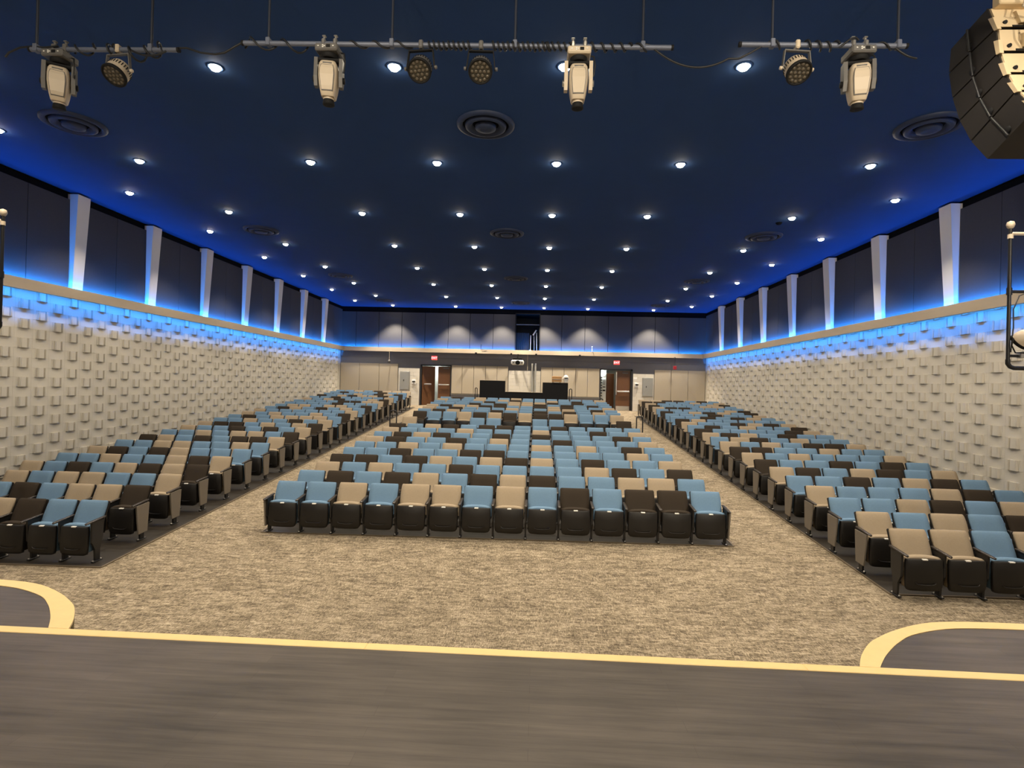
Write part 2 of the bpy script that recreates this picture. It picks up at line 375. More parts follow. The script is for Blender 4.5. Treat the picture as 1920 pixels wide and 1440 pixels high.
def side_wall(name, X, s, z0, Y0, odd_int, label):
    mb = MB().box(min(X, X - s * .3), max(X, X - s * .3), YF, YB + .3, -.3, ZT - .02, 0)
    mb.box(min(X - s * .02, X - s * .3), max(X - s * .02, X - s * .3), YF, YB + .3, ZT - .02, ZC + .15, 1)
    # shift the block face so that the blocks stand proud of the mortar plane
    o = struct(name, mb, [block_m, paint_black], label=label)
    cells = []; rest = MB()
    Mw = Matrix.Translation((X + s * .005, 0, 0)) @ (Matrix.Identity(4) if s > 0 else Matrix.Rotation(PI, 4, 'Z'))
    i0 = int(math.floor((5.2 - Y0) / (2 * C))); i1 = int(math.ceil((YB - Y0) / (2 * C)))
    for i in range(i0, i1 + 1):
        y = Y0 + i * 2 * C
        if y < 5.2 or y > YB - .2: continue
        integer = (i % 2 == 1) if odd_int else (i % 2 == 0)
        for j in range(-8, 7):
            z = z0 + j * 2 * C + (0 if integer else C)
            if z > ZB + .12 or z + C < fz(y, X) - .1: continue
            cells.append((y, z))
            # the plain block above sits in the other course at the same y
            yy = y if s > 0 else -y
            if z + C < ZB + .12:
                k = len(rest.v); t = MB(); plain_block(t, yy, z + C)
                rest.add([Mw @ Vector(p) for p in t.v], t.f)
    vis = [c for c in cells if (c[0] > 11.3 if s > 0 else c[0] > 9.7)]
    vis.sort(key=lambda c: c[0])
    own = set(vis[:300])
    for (y, z) in cells:
        if (y, z) in own:
            link('block', TAB_ME, o, (X + s * .005, y, z), (0, 0, 0 if s > 0 else PI))
        else:
            T = Matrix.Translation((X + s * .005, y, z)) @ (Matrix.Identity(4) if s > 0 else Matrix.Rotation(PI, 4, 'Z'))
            rest.add(TAB.v, TAB.f, 0, False, T)
    part('block_courses', rest, block_w, o, kind='stuff')
    # charcoal fabric panels between the pilasters
    zp0, zp1 = ZT - .1, ZC - .16
    ys = [11.97 + 2.435 * k for k in range(-3, 7)]
    pan = {}
    for k, yp in enumerate(ys):
        y0 = yp + .36 if k < len(ys) - 1 else yp + .36
        y1 = ys[k + 1] if k < len(ys) - 1 else YB - .03
        n = 2 if y1 - y0 > 1.4 else max(1, round((y1 - y0) / 1.1))
        for q in range(n):
            a = y0 + (y1 - y0) * q / n; b_ = y0 + (y1 - y0) * (q + 1) / n
            key = round(b_ - a, 3)
            if key not in pan:
                pan[key] = MB().bbox(0, .05, .004, b_ - a - .004, 0, zp1 - zp0, .006).mesh('fabric_panel', [panel_dark])
            c = link('fabric_panel', pan[key], o, (X if s > 0 else X, a if s > 0 else b_, zp0), (0, 0, 0 if s > 0 else PI))
    pb = MB()
    yb0, yb1, yt0, yt1 = .03, .31, -.02, .33
    rb = [(0, yb0, 0), (.12, yb0, 0), (.12, yb1, 0), (0, yb1, 0)]; rt = [(0, yt0, 1), (.24, yt0, 1), (.24, yt1, 1), (0, yt1, 1)]
    hgt = ZC - .04 - (ZT - .02)
    rt = [(x, y, hgt) for x, y, z in rt]
    pb.loft([rb, rt], 0, False)
    pme = pb.mesh('pilaster', [white_pil])
    for yp in ys:
        link('pilaster', pme, o, (X, yp if s > 0 else yp + .34, ZT - .02), (0, 0, 0 if s > 0 else PI))
    return o
wall_left = side_wall('wall_left', XL, 1, CZ - .46286, 11.37546, False, 'left side wall of cream raised blocks below charcoal fabric panels')
wall_right = side_wall('wall_right', XR, -1, CZ + .10572, 10.60018, True, 'right side wall of cream raised blocks below charcoal fabric panels')

# lighting ledges: hollow beige fascia with blue strips inside
def ledge(name, a, b_, out, label):
    """a,b: end points on the wall; out: unit vector into the room"""
    a, b_, out = Vector(a), Vector(b_), Vector(out)
    def bx(mb, d0, d1, z0, z1, mi=0):
        q = [a + out * d0, b_ + out * d0, b_ + out * d1, a + out * d1]
        mb.loft([[(p.x, p.y, z0) for p in q], [(p.x, p.y, z1) for p in q]], mi, False)
    mb = MB(); bx(mb, .225, .245, ZB, ZT); bx(mb, 0, .23, ZT - .062, ZT - .045); bx(mb, .166, .23, ZB, ZB + .006)
    o = struct(name, mb, fascia, label=label)
    m2 = MB(); bx(m2, .12, .14, ZT - .045, ZT - .034); part('led_strip', m2, led_emit, o, label='blue strip light hidden in the ledge')
    return o
ledge('trim_1', (XL, YF + .5, 0), (XL, YB, 0), (1, 0, 0), 'beige lighting ledge running along the left wall')
ledge('trim_2', (XR, YF + .5, 0), (XR, YB, 0), (-1, 0, 0), 'beige lighting ledge running along the right wall')
ledge('trim_3', (XL + .2, YB, 0), (XR - .2, YB, 0), (0, -1, 0), 'beige lighting ledge running along the rear wall')

# ------------------------------------------------------------------ rear wall
mb = MB()
D1, D2 = (-6.31, -4.64), (3.32, 5.03)
WX0, WX1, WZ0, WZ1 = -1.24, 0.06, ZT, CZ + 3.93
for x0, x1 in ((XL - .3, D1[0]), (D1[1], D2[0]), (D2[1], XR + .3)): mb.box(x0, x1, YB, YB + .3, .8, 3.80)
mb.box(XL - .3, XR + .3, YB, YB + .3, 3.80, WZ0 - .02)
mb.box(XL - .3, WX0, YB, YB + .3, WZ0 - .02, ZC + .15, 1); mb.box(WX1, XR + .3, YB, YB + .3, WZ0 - .02, ZC + .15, 1); mb.box(WX0, WX1, YB, YB + .3, WZ1, ZC + .15, 1)
wall_rear = struct('wall_rear', mb, [grey_paint, paint_black], label='rear wall with grey band, beige panels and dark upper panels')
mb = MB().box(XL, XR, YB - .012, YB, 4.14, 4.16).box(XL, XR, YB - .03, YB, 4.18, ZB + .1)
part('beam_strip', mb, grey_paint, wall_rear)
def wall_panels(name, xs, z0, z1, m, t=.045):
    for a, b_ in zip(xs[:-1], xs[1:]):
        part(name, MB().bbox(a + .009, b_ - .009, YB - t, YB - .002, z0, z1, .008), m, wall_rear)
ZP0, ZP1 = 2.29, 3.81
wall_panels('beige_panel', [-10.69, -9.65, -8.57, -7.53], 1.75, ZP1, panel_beige)
wall_panels('beige_panel', [-4.62, -4.05, -3.42, -2.79, -2.17, -1.57], ZP0, ZP1, panel_beige)
wall_panels('beige_panel', [.17, .79, 1.41, 2.03, 2.66, 3.29], ZP0, ZP1, panel_beige)
wall_panels('beige_panel', [6.17, 7.05, 7.93, 8.83], 1.75, ZP1, panel_beige)
wall_panels('upper_panel', [XL + .02, -9.89, -8.64, -7.38, -6.12, -4.86, -3.68, -2.44, WX0], ZT - .1, ZC - .27, panel_dark)
wall_panels('upper_panel', [WX1, 1.23, 2.46, 3.69, 4.93, 6.15, 7.39, XR - .02], ZT - .1, ZC - .27, panel_dark)
for x0, x1, zt in ((-7.51, -6.36, 3.60), (-1.55, .16, 3.61), (5.06, 6.15, 3.53)):     # painted block infill
    mb = MB(); r = 0; z = 1.55
    while z + C <= zt + .06:
        x = x0 - (.2032 if r % 2 else 0)
        while x < x1 - .01:
            a, b_ = max(x, x0), min(x + .4064, x1)
            if b_ - a > .03: mb.bbox(a + .003, b_ - .003, YB - .03, YB, z + .003, z + C - .003, .004)
            x += .4064
        z += C; r += 1
    mb.box(x0, x1, YB - .022, YB, 1.55, zt, 1)
    part('painted_block_infill', mb, [block_w, block_m], wall_rear, kind='stuff')
part('wainscot_rail', MB().box(-4.62, 3.31, YB - .035, YB, 2.235, 2.27), grey_metal, wall_rear)

# front wall behind the viewer (stage drape) and stage
mb = MB().box(XL - .3, XR + .3, YF - .2, YF, -.3, ZC + .15)
struct('wall_front', mb, black, label='black curtain wall behind the stage')
SZ = 1.23
def smooth(P, m=3):
    out = []
    for i in range(len(P) - 1):
        p0, p1, p2, p3 = P[max(i - 1, 0)], P[i], P[i + 1], P[min(i + 2, len(P) - 1)]
        for k in range(m):
            t = k / m
            out.append(tuple(.5 * (2 * p1[c] + (p2[c] - p0[c]) * t + (2 * p0[c] - 5 * p1[c] + 4 * p2[c] - p3[c]) * t * t + (3 * p1[c] - p0[c] - 3 * p2[c] + p3[c]) * t ** 3) for c in (0, 1)))
    return out + [P[-1]]
OUT_P = [(1.30, 3.84), (1.0, 3.825), (.76, 3.77), (.51, 3.645), (.34, 3.53), (.22, 3.43), (.085, 3.27), (0, 3.137)]
IN_P = [(1.20, 3.74), (.90, 3.725), (.69, 3.68), (.46, 3.58), (.32, 3.475), (.22, 3.385), (.10, 3.26), (0, 3.137)]
def stage_poly(P, xl, xr):
    Q = smooth(P)
    return [(xl - d, y) for d, y in Q], [(xr + d, y) for d, y in Q][::-1]
mb = MB()
lo, ro = stage_poly(OUT_P, -2.73, 1.82); li, ri = stage_poly(IN_P, -2.855, 1.93)
outer = [(XL + .01, YF), (XL + .01, 3.84)] + lo + ro + [(XR - .01, 3.84), (XR - .01, YF)]
mb.loft([[(x, y, 0) for x, y in outer], [(x, y, SZ - .012) for x, y in outer]], 1, False)
mb.box(XL + .01, XR - .01, YF, 3.065, SZ - .012, SZ, 0)
lpoly = [(XL + .01, 3.065 + .07), (XL + .01, 3.74)] + li
rpoly = ri + [(XR - .01, 3.74), (XR - .01, 3.135)]
for p in (lpoly, rpoly): mb.loft([[(x, y, SZ - .012) for x, y in p], [(x, y, SZ) for x, y in p]], 0, False)
stage = struct('floor_5', mb, [stage_mat, black], label='black painted stage floor with pale wood edge')
# pale wood edging of the stage, in lengths
wb = MB(); xs = [XL + .01 + (XR - XL - .02) * k / 8 for k in range(9)]
for a, b_ in zip(xs[:-1], xs[1:]):
    part('wood_edge_strip', MB().bbox(a + .0002, b_ - .0002, 3.065, 3.137, SZ - .03, SZ + .004, .003), light_wood, stage)
for inn, ou, far, xe in ((li, lo, 3.74, XL + .01), (ri[::-1], ro[::-1], 3.74, XR - .01)):
    n = len(inn)
    rings = [[(xe, 3.74, SZ - .03), (xe, 3.84, SZ - .25), (xe, 3.84, SZ + .004), (xe, 3.74, SZ + .004)]]
    for p, q in zip(inn, ou):
        rings.append([(p[0], p[1], SZ - .03), (q[0], q[1], SZ - .25), (q[0], q[1], SZ + .004), (p[0], p[1], SZ + .004)])
    rings.append([(inn[-1][0], 3.137, SZ - .03), (ou[-1][0], 3.137, SZ - .25), (ou[-1][0], 3.137, SZ + .004), (inn[-1][0], 3.137, SZ + .004)])
    part('curved_wood_edge', MB().loft(rings, 0, False), light_wood, stage)

# ------------------------------------------------------------------ projection window and doors
mb = MB()
mb.box(WX0 - .2, WX0, YB + .3, YB + 2.2, WZ0 - .3, WZ1 + .2).box(WX1, WX1 + .2, YB + .3, YB + 2.2, WZ0 - .3, WZ1 + .2)
mb.box(WX0 - .2, WX1 + .2, YB + 2.2, YB + 2.3, WZ0 - .3, WZ1 + .2).box(WX0 - .2, WX1 + .2, YB + .3, YB + 2.3, WZ1, WZ1 + .2).box(WX0 - .2, WX1 + .2, YB + .1, YB + 2.3, WZ0 - .3, WZ0 - .02)
win = struct('window_1', mb, black, label='tall dark projection booth opening above the rear ledge')
fr = MB()
fr.box(WX0 - .03, WX0 + .02, YB - .06, YB + .3, WZ0, WZ1).box(WX1 - .02, WX1 + .03, YB - .06, YB + .3, WZ0, WZ1).box(WX0, WX1, YB - .04, YB + .25, WZ1 - .03, WZ1 + .02)
part('window_frame', fr, black, win)
part('cross_rail', MB().box(WX0, WX1, YB + .5, YB + .55, WZ0 + 1.42, WZ0 + 1.47), greyh, win)
n = 24
rg = [[(WX0 + .02 + .72 * k / n, YB + .42 + .03 * math.sin(k * 1.7), z) for k in range(n + 1)] for z in (WZ0, WZ0 + .5, WZ0 + .98)]
part('drape', MB().loft(rg, 0, True, False, False), drape_mat, win)
t = thing('folding_stand', 'pale folded stand leaning inside the projection opening', 'stand', (-.30, YB + .18, WZ0 - .01))
part('upright', MB().tube([(-.12, 0, 0), (-.12, 0, .85)], .015), cream, t)
part('slanted_arm', MB().tube([(.0, .03, .86), (.17, .03, 1.13)], .035), cream, t)
part('leg', MB().tube([(.08, .05, 0), (.05, .05, .95)], .02), greyh, t); part('leg', MB().tube([(.22, .05, 0), (.19, .05, 1.0)], .03), greyh, t)
part('foot', MB().bbox(-.19, -.08, -.06, .05, 0, .06, .01), cream, t)

def push_bar(parent, x0, x1, z, y):
    part('push_bar', MB().bbox(x0, x1, y - .09, y - .05, z - .03, z + .04, .01).box(x0 + .03, x0 + .07, y - .06, y, z - .02, z + .02).box(x1 - .07, x1 - .03, y - .06, y, z - .02, z + .02), bolt_mat, parent)
# door 1: both leaves, a lit corridor shows between them
zfl = fz(YB) - .02
mb = MB().box(D1[0], D1[0] + .07, YB - .03, YB + .2, zfl, 3.81).box(D1[1] - .05, D1[1], YB - .03, YB + .2, zfl, 3.81).box(D1[0], D1[1], YB - .03, YB + .2, 3.74, 3.81)
door1 = struct('door_1', mb, metal_blk, label='walnut double doors ajar in the rear wall, left of the booth')
Mdo = Matrix.Translation((-6.23, YB + .06, 0)) @ Matrix.Rotation(math.radians(32), 4, 'Z')
lf = part('door_leaf', MB().bbox(0, .74, -.022, .022, zfl + .02, 3.73, .004, M=Mdo), wood_door, door1)
push_bar(lf, -6.12, -5.72, 2.75, YB + .13)
lf = part('door_leaf', MB().bbox(-5.36, -4.70, YB + .04, YB + .085, zfl + .02, 3.73, .004), wood_door, door1)
push_bar(lf, -5.31, -4.74, 2.74, YB + .04)
part('kick_plate', MB().box(-5.34, -4.72, YB + .030, YB + .037, zfl + .03, zfl + .26), bolt_mat, door1)
part('door_closer', MB().bbox(-5.08, -4.78, YB - .0, YB + .04, 3.60, 3.66, .01), greyh, door1)
part('corridor_wall', MB().box(-6.4, -4.5, YB + 1.35, YB + 1.4, zfl - .1, 4.0).box(-6.5, -6.4, YB + .3, YB + 1.4, zfl - .1, 4.0).box(-4.5, -4.4, YB + .3, YB + 1.4, zfl - .1, 4.0), bright_hall, door1)
part('corridor_floor', MB().box(-6.5, -4.4, YB + .2, YB + 1.4, zfl - .1, zfl), under_floor, door1)
part('corridor_ceiling', MB().box(-6.5, -4.4, YB + .3, YB + 1.4, 4.0, 4.05), bright_hall, door1)
# door 2
mb = MB().box(D2[0], D2[0] + .05, YB - .03, YB + .2, zfl, 3.81).box(D2[1] - .09, D2[1], YB - .03, YB + .2, zfl, 3.81).box(D2[0], D2[1], YB - .03, YB + .2, 3.74, 3.81)
door2 = struct('door_2', mb, metal_blk, label='walnut double doors in the rear wall, right of the booth')
lf = part('door_leaf', MB().bbox(4.17, 4.92, YB + .04, YB + .085, zfl + .02, 3.72, .004), wood_door, door2)
push_bar(lf, 4.24, 4.88, 2.62, YB + .04)
Mdo = Matrix.Translation((3.72, YB + .5, 0)) @ Matrix.Rotation(math.radians(12), 4, 'Z')
lf = part('door_leaf', MB().bbox(0, .42, -.022, .022, zfl + .02, 3.58, .004, M=Mdo), wood_door, door2)
part('door_closer', MB().bbox(4.5, 4.8, YB - .0, YB + .04, 3.58, 3.64, .01), greyh, door2)
part('vertical_rod', MB().box(4.17, 4.21, YB + .0, YB + .04, 2.45, 3.66), bolt_mat, door2)
part('kick_plate', MB().box(4.19, 4.90, YB + .030, YB + .037, zfl + .03, zfl + .26), bolt_mat, door2)
part('corridor_wall', MB().box(3.3, 3.70, YB + .42, YB + .47, zfl - .1, 4.0).box(3.3, 5.2, YB + 1.3, YB + 1.35, zfl - .1, 4.0).box(5.2, 5.3, YB + .3, YB + 1.4, zfl - .1, 4.0), bright_hall, door2)
part('corridor_floor', MB().box(3.2, 5.3, YB + .2, YB + 1.4, zfl - .1, zfl), under_floor, door2)
part('corridor_ceiling', MB().box(3.2, 5.3, YB + .3, YB + 1.4, 4.0, 4.05), bright_hall, door2)
for nm, dd, px in (('a', D1, -5.5), ('b', D2, 3.5)):
    l = bpy.data.lights.new('corridor_lamp', 'POINT'); l.energy = 22 if nm == 'a' else 12; l.color = (.95, 1, .95); l.shadow_soft_size = .1
    o = bpy.data.objects.new('corridor_lamp', l); COL.objects.link(o); o.location = (px, YB + (.8 if nm == 'a' else .3), 3.6)

# fittings on the rear wall
def box_thing(name, label, cat, x0, x1, z0, z1, depth, m, b=.01, y=None):
    y = (YB - .03) if y is None else y
    return tag(part(name, MB().bbox(x0, x1, y - depth, y, z0, z1, b), m), label, cat)
for x0, x1, z0, z1, lab, hx in ((-7.42, -6.89, 2.41, 3.42, 'grey electrical panel on painted block left of the left-hand doors', -7.2), (5.55, 6.11, 2.38, 3.39, 'grey electrical panel on painted block right of the right-hand doors', 5.75)):
    t = thing('electrical_panel', lab, 'electrical panel', ((x0 + x1) / 2, YB - .03, z0))
    w2 = (x1 - x0) / 2; h = z1 - z0
    part('panel_frame', MB().bbox(-w2, w2, -.03, 0, 0, h, .006), grey_metal, t)
    d = part('panel_door', MB().bbox(-w2 + .03, w2 - .03, -.045, -.03, .03, h - .03, .004), grey_metal, t)
    part('latch', MB().bbox(hx - (x0 + x1) / 2 - .02, hx - (x0 + x1) / 2 + .02, -.055, -.045, h * .48, h * .56, .003), metal_blk, d)
for xx, zz, side in ((-6.66, 2.86, 'left'), (5.24, 2.99, 'right')):
    t = thing('wall_phone', 'small white and black wall unit beside the %s-hand doors' % side, 'wall unit', (xx, YB - .03, zz))
    part('backplate', MB().bbox(-.1, .1, -.05, 0, -.12, .10, .01), plate_mat, t)
    part('handset', MB().bbox(-.07, .09, -.11, -.05, -.02, .05, .02), black, t)
box_thing('notice_sheet', 'blank white sheet on painted block above the right wall unit', 'sheet', 5.07, 5.27, 3.28, 3.40, .006, plate_mat, .002)
for k, (xa, zb) in enumerate(((-5.565, 4.17), (4.17, 4.145))):
    t = thing('exit_sign', 'red lit EXIT sign above the %s-hand doors' % ('left' if k == 0 else 'right'), 'exit sign', (xa, YB - .02, zb))
    part('sign_box', MB().bbox(-.16, .16, -.07, 0, -.11, .11, .01), plate_mat, t)
    part('sign_face', MB().bbox(-.152, .152, -.078, -.07, -.10, .10, .004), exit_red, t)
    cu = bpy.data.curves.new('exit_lettering', 'FONT'); cu.body = 'EXIT'; cu.size = .15; cu.align_x = 'CENTER'; cu.align_y = 'CENTER'; cu.extrude = .003
    cu.materials.append(exit_wht)
    tmp = bpy.data.objects.new('lettering_curve', cu); me = bpy.data.meshes.new_from_object(tmp); bpy.data.objects.remove(tmp)
    link('lettering', me, t, (0, -.080, 0), (PI / 2, 0, 0))
# hanging strobes / cameras below the ledge
t = thing('strobe_alarm', 'white globe alarm hanging on a stem left of the left-hand doors', 'alarm', (-7.90, YB - .5, 3.93))
part('stem', MB().tube([(0, 0, .06), (0, 0, .55)], .012), cream, t); part('globe', MB().lathe([(.001, -.11), (.06, -.09), (.085, -.02), (.06, .05), (.03, .07)], 14), greyh, t)
part('bracket', MB().tube([(0, 0, .55), (0, .28, .55)], .012), cream, t)
t = thing('strobe_alarm', 'red box alarm hanging on a stem right of the right-hand doors', 'alarm', (7.12, YB - .5, 3.93))
part('stem', MB().tube([(0, 0, .06), (0, 0, .55)], .012), metal_blk, t); part('alarm_box', MB().bbox(-.08, .08, -.05, .05, -.09, .09, .01), red_mat, t)
part('bracket', MB().tube([(0, 0, .55), (0, .28, .55)], .012), metal_blk, t)
for xx, yy, zz, lab in ((-3.05, YB - .22, ZT, 'small black antenna with loose wires on the rear ledge'), (2.84, YB - .22, ZT, 'short white antenna standing on the rear ledge')):
    t = thing('antenna', lab, 'antenna', (xx, yy, zz - .05)); wm = metal_blk if xx < 0 else plate_mat
    part('mast', MB().tube([(0, 0, 0), (0, 0, .28)], .014), wm, t); part('tip', MB().lathe([(.001, .27), (.03, .29), (.03, .33), (.001, .35)], 10), wm, t)
    part('wire', MB().tube([(0, -.03, .06), (.06, -.04, .02), (.10, -.04, -.16)] if xx > 0 else [(0, -.03, .1), (.12, -.05, .02), (.28, -.04, .0), (.35, -.05, .06)], .007, 5), cable_mat, t)
for xx, lab in ((-1.42, 'small black speaker under the rear ledge, left of the projector'), (-.10, 'small black speaker under the rear ledge, right of the projector'), (-3.3, 'small dark spot fitting on the ledge near the antenna'), (2.2, 'small dark spot fitting with wires on the right part of the rear ledge')):
    tag(part('small_speaker', MB().bbox(xx - .05, xx + .05, YB - .36, YB - .25, ZB - .03, ZB + .05, .012), black), lab, 'speaker')
t = thing('projector', 'white video projector hanging below the rear ledge', 'projector', (-1.06, YB - .75, 4.0))
part('body', MB().bbox(-.33, .33, -.25, .25, -.12, .12, .05), plate_mat, t)
part('lens', MB().lathe([(.12, 0), (.12, .05), (.10, .06), (.001, .05)], 18, M=Matrix.Translation((.02, -.24, -.01)) @ Matrix.Rotation(PI / 2, 4, 'X')), black, t)
part('mount_plate', MB().bbox(-.24, .24, -.15, .15, .15, .24, .01).box(-.03, .03, -.03, .56, .24, .29).box(-.03, .03, .50, .56, .24, .47).box(-.02, .02, -.02, .02, .12, .16), black, t)
for sx in (-.2, .24): part('vent', MB().lathe([(.04, 0), (.04, .01)], 12, M=Matrix.Translation((sx, -.248, -.02)) @ Matrix.Rotation(PI / 2, 4, 'X')), greyh, t)
# two pipes and conduit at the block pier
for k, xx in enumerate((-.28, -.12)):
    tag(part('vertical_pipe', MB().tube([(xx, YB - .10, 1.62), (xx, YB - .10, 4.0)], .052, 12), grey_metal), ('left' if k == 0 else 'right') + ' one of two tall grey pipes on the block pier', 'pipe')
tag(part('conduit', MB().tube([(-.55, YB - .08, 3.62), (-.55, YB - .08, ZB)], .012, 6), cream), 'thin pale conduit dropping from the rear ledge beside the projector', 'conduit')
t = thing('wall_rack', 'black open cable rack on the white return wall by the right-hand doors', 'rack', (3.46, YB + .40, 2.0))
part('rail', MB().box(-.11, -.08, -.04, 0, .2, 1.6), black, t)
for q in range(8): part('hook', MB().bbox(-.1, .03, -.07, 0, .35 + q * .14, .40 + q * .14, .01), black, t)
part('coil', MB().tube([(.0 + .09 * math.cos(a), -.04, .12 + .09 * math.sin(a)) for a in [2 * PI * k / 14 for k in range(15)]], .022, 6), black, t)
for z0, z1, m, lab in ((2.82, 2.87, black, 'thin black switch strip on the white return wall'), (2.62, 2.70, black, 'black thermostat on the white return wall'), (2.95, 3.25, grey_metal, 'white switch box on the white return wall'), (3.40, 3.62, grey_metal, 'pale wall box high on the white return wall')):
    box_thing('wall_switch', lab, 'switch', 3.52, 3.66, z0, z1, .03, m, .005, YB + .42)

# ------------------------------------------------------------------ sound desk partition
t = thing('booth_partition', 'black low partition with raised ends round the sound desk', 'partition', (-.66, 27.2, fz(27.2) - .01))
zz = fz(27.2)
part('raised_end', MB().bbox(-2.19, -.92, -.04, .04, 0, 3.02 - zz, .01), black, t)
part('raised_end', MB().bbox(.92, 2.17, -.04, .04, 0, 2.99 - zz, .01), black, t)
part('low_front', MB().bbox(-.95, .95, -.03, .03, 0, 2.48 - zz, .01), black, t)
part('side_wall', MB().bbox(-2.19, -2.13, 0, 1.3, 0, 2.6 - zz, .01), black, t)
part('side_wall', MB().bbox(2.11, 2.17, 0, 1.3, 0, 2.6 - zz, .01), black, t)
part('cap', MB().bbox(-2.20, -.91, -.05, .05, 3.02 - zz, 3.035 - zz, .003), fascia, t, label='pale cap strip')
part('cap', MB().bbox(-.93, .93, -.05, .05, 2.48 - zz, 2.495 - zz, .003), fascia, t)
part('cap', MB().bbox(.91, 2.18, -.05, .05, 2.99 - zz, 3.005 - zz, .003), fascia, t)
part('desk_top', MB().bbox(-2.1, 2.1, .05, .8, 2.40 - zz, 2.44 - zz, .01), black, t)
def rail(x0, x1, y, h, label, cat='handrail', deep=0.0):
    r = []
    zb = fz(y, x0) + .004
    c = .06
    for k in range(5): a = PI / 2 * k / 4; r.append((x0 + c - c * math.cos(a), y, zb + h - c + c * math.sin(a)))
    for k in range(5): a = PI / 2 * k / 4; r.append((x1 - c + c * math.sin(a), y, zb + h - c + c * math.cos(a)))
    o = thing('handrail', label, cat, (0, 0, 0))
    part('rail_tube', MB().tube([(x0, y, zb)] + r + [(x1, y, zb)], .02, 8), metal_blk, o)
    for x in (x0, x1): part('base_flange', MB().lathe([(.045, 0), (.045, .012), (.02, .016)], 12, M=Matrix.Translation((x, y, zb + .01))), metal_blk, o)
    return o
rail(-4.84, -4.62, 18.0, 1.10, 'black hoop handrail at the gap in the left edge of the centre seats')
rail(3.24, 3.44, 18.0, 1.08, 'black hoop handrail at the gap in the right edge of the centre seats')
rail(-3.06, -2.96, 27.1, 1.2, 'narrow black hoop rail at the left end of the booth partition')
rail(1.58, 1.70, 27.1, 1.25, 'narrow black hoop rail at the right end of the booth partition')
t = thing('wooden_box', 'honey coloured wooden box standing on the right raised end of the partition', 'box', (.95, 27.22, 3.0))
part('body', MB().bbox(-.24, .24, -.12, .12, .03, .30, .01), wood_box, t); part('lid_rail', MB().bbox(-.25, .25, -.14, .12, .14, .17, .004), fascia, t)
part('foot', MB().box(-.2, -.14, -.1, .1, 0, .03), wood_box, t); part('foot', MB().box(.14, .2, -.1, .1, 0, .03), wood_box, t)
t = thing('white_hood', 'white rounded hood beside the wooden box on the partition', 'hood', (1.40, 27.22, 3.0))
part('dome', MB().lathe([(.10, .0), (.11, .10), (.13, .16), (.14, .24), (.10, .33), (.04, .37), (.001, .375)], 16), plate_mat, t)
part('visor_slot', MB().bbox(-.08, .09, -.15, -.10, .20, .24, .01), black, t)
part('side_lug', MB().bbox(-.18, -.12, -.03, .03, .14, .24, .015), plate_mat, t)

# ------------------------------------------------------------------ ceiling fittings
def dl_parts():
    ring = MB().lathe([(.105, 0), (.105, -.008), (.085, -.014), (.078, -.006), (.078, 0)], 20, cap=False)
    lens = MB().lathe([(.072, -.003), (.068, -.022), (.052, -.042), (.028, -.054), (.001, -.058)], 16, cap=False)
    return ring.mesh('trim_ring', [paint_navy]), lens.mesh('lamp_lens', [lamp_emit])
ring_me, lens_me = dl_parts()
NW = ['first', 'second', 'third', 'fourth', 'fifth', 'sixth', 'seventh', 'eighth', 'ninth', 'tenth', 'eleventh', 'twelfth', 'thirteenth', 'fourteenth']
for xx, yy, d in DOWNLIGHTS:
    if abs(xx + 9.25) < .01: lab = 'round downlight, %s in the column nearest the left wall' % NW[ROWSS.index(yy)]
    elif abs(xx - 7.43) < .01: lab = 'round downlight, %s in the column nearest the right wall' % NW[ROWSS.index(yy)]
    else: lab = 'round downlight, %s from left in %s ceiling row counted from the stage' % (NW[COLS6.index(xx)], NW[ROWS6.index(yy)])
    t = thing('ceiling_downlight', lab, 'downlight', (xx, yy, ZC), group='recessed downlights in the navy ceiling')
    link('trim_ring', ring_me, t); link('lamp_lens', lens_me, t)
r1 = MB().lathe([(.46, 0), (.455, -.03), (.40, -.05), (.37, -.035), (.36, 0)], 32, cap=False).mesh('outer_ring', [paint_vent])
r2 = MB().lathe([(.33, -.02), (.32, -.055), (.27, -.07), (.22, -.03), (.20, 0)], 32, cap=False).mesh('middle_ring', [paint_vent])
r3 = MB().lathe([(.17, -.03), (.16, -.075), (.08, -.09), (.001, -.08)], 28, cap=False).mesh('centre_cone', [paint_vent])
rb = MB().lathe([(.37, -.004), (.001, -.004)], 28, cap=False).mesh('throat', [paint_black])
VY = [8.66, 14.79, 20.9, 27.0]; VX = [-7.70, -.92, 5.87]
for i, yy in enumerate(VY):
    for j, xx in enumerate(VX):
        t = thing('air_diffuser', 'round dark blue stepped air diffuser, %s of its row, %s row from the stage' % (['left', 'middle', 'right'][j], NW[i]), 'air diffuser', (xx, yy, ZC), group='round air diffusers in the ceiling')
        for nm, me in (('outer_ring', r1), ('middle_ring', r2), ('centre_cone', r3), ('throat', rb)): link(nm, me, t)
tag(part('ceiling_sensor', MB().lathe([(.001, -.05), (.05, -.045), (.08, 0)], 14, M=Matrix.Translation((5.75, 13.6, ZC)), cap=False), paint_black), 'tiny dark sensor beside a right-hand ceiling downlight', 'sensor')

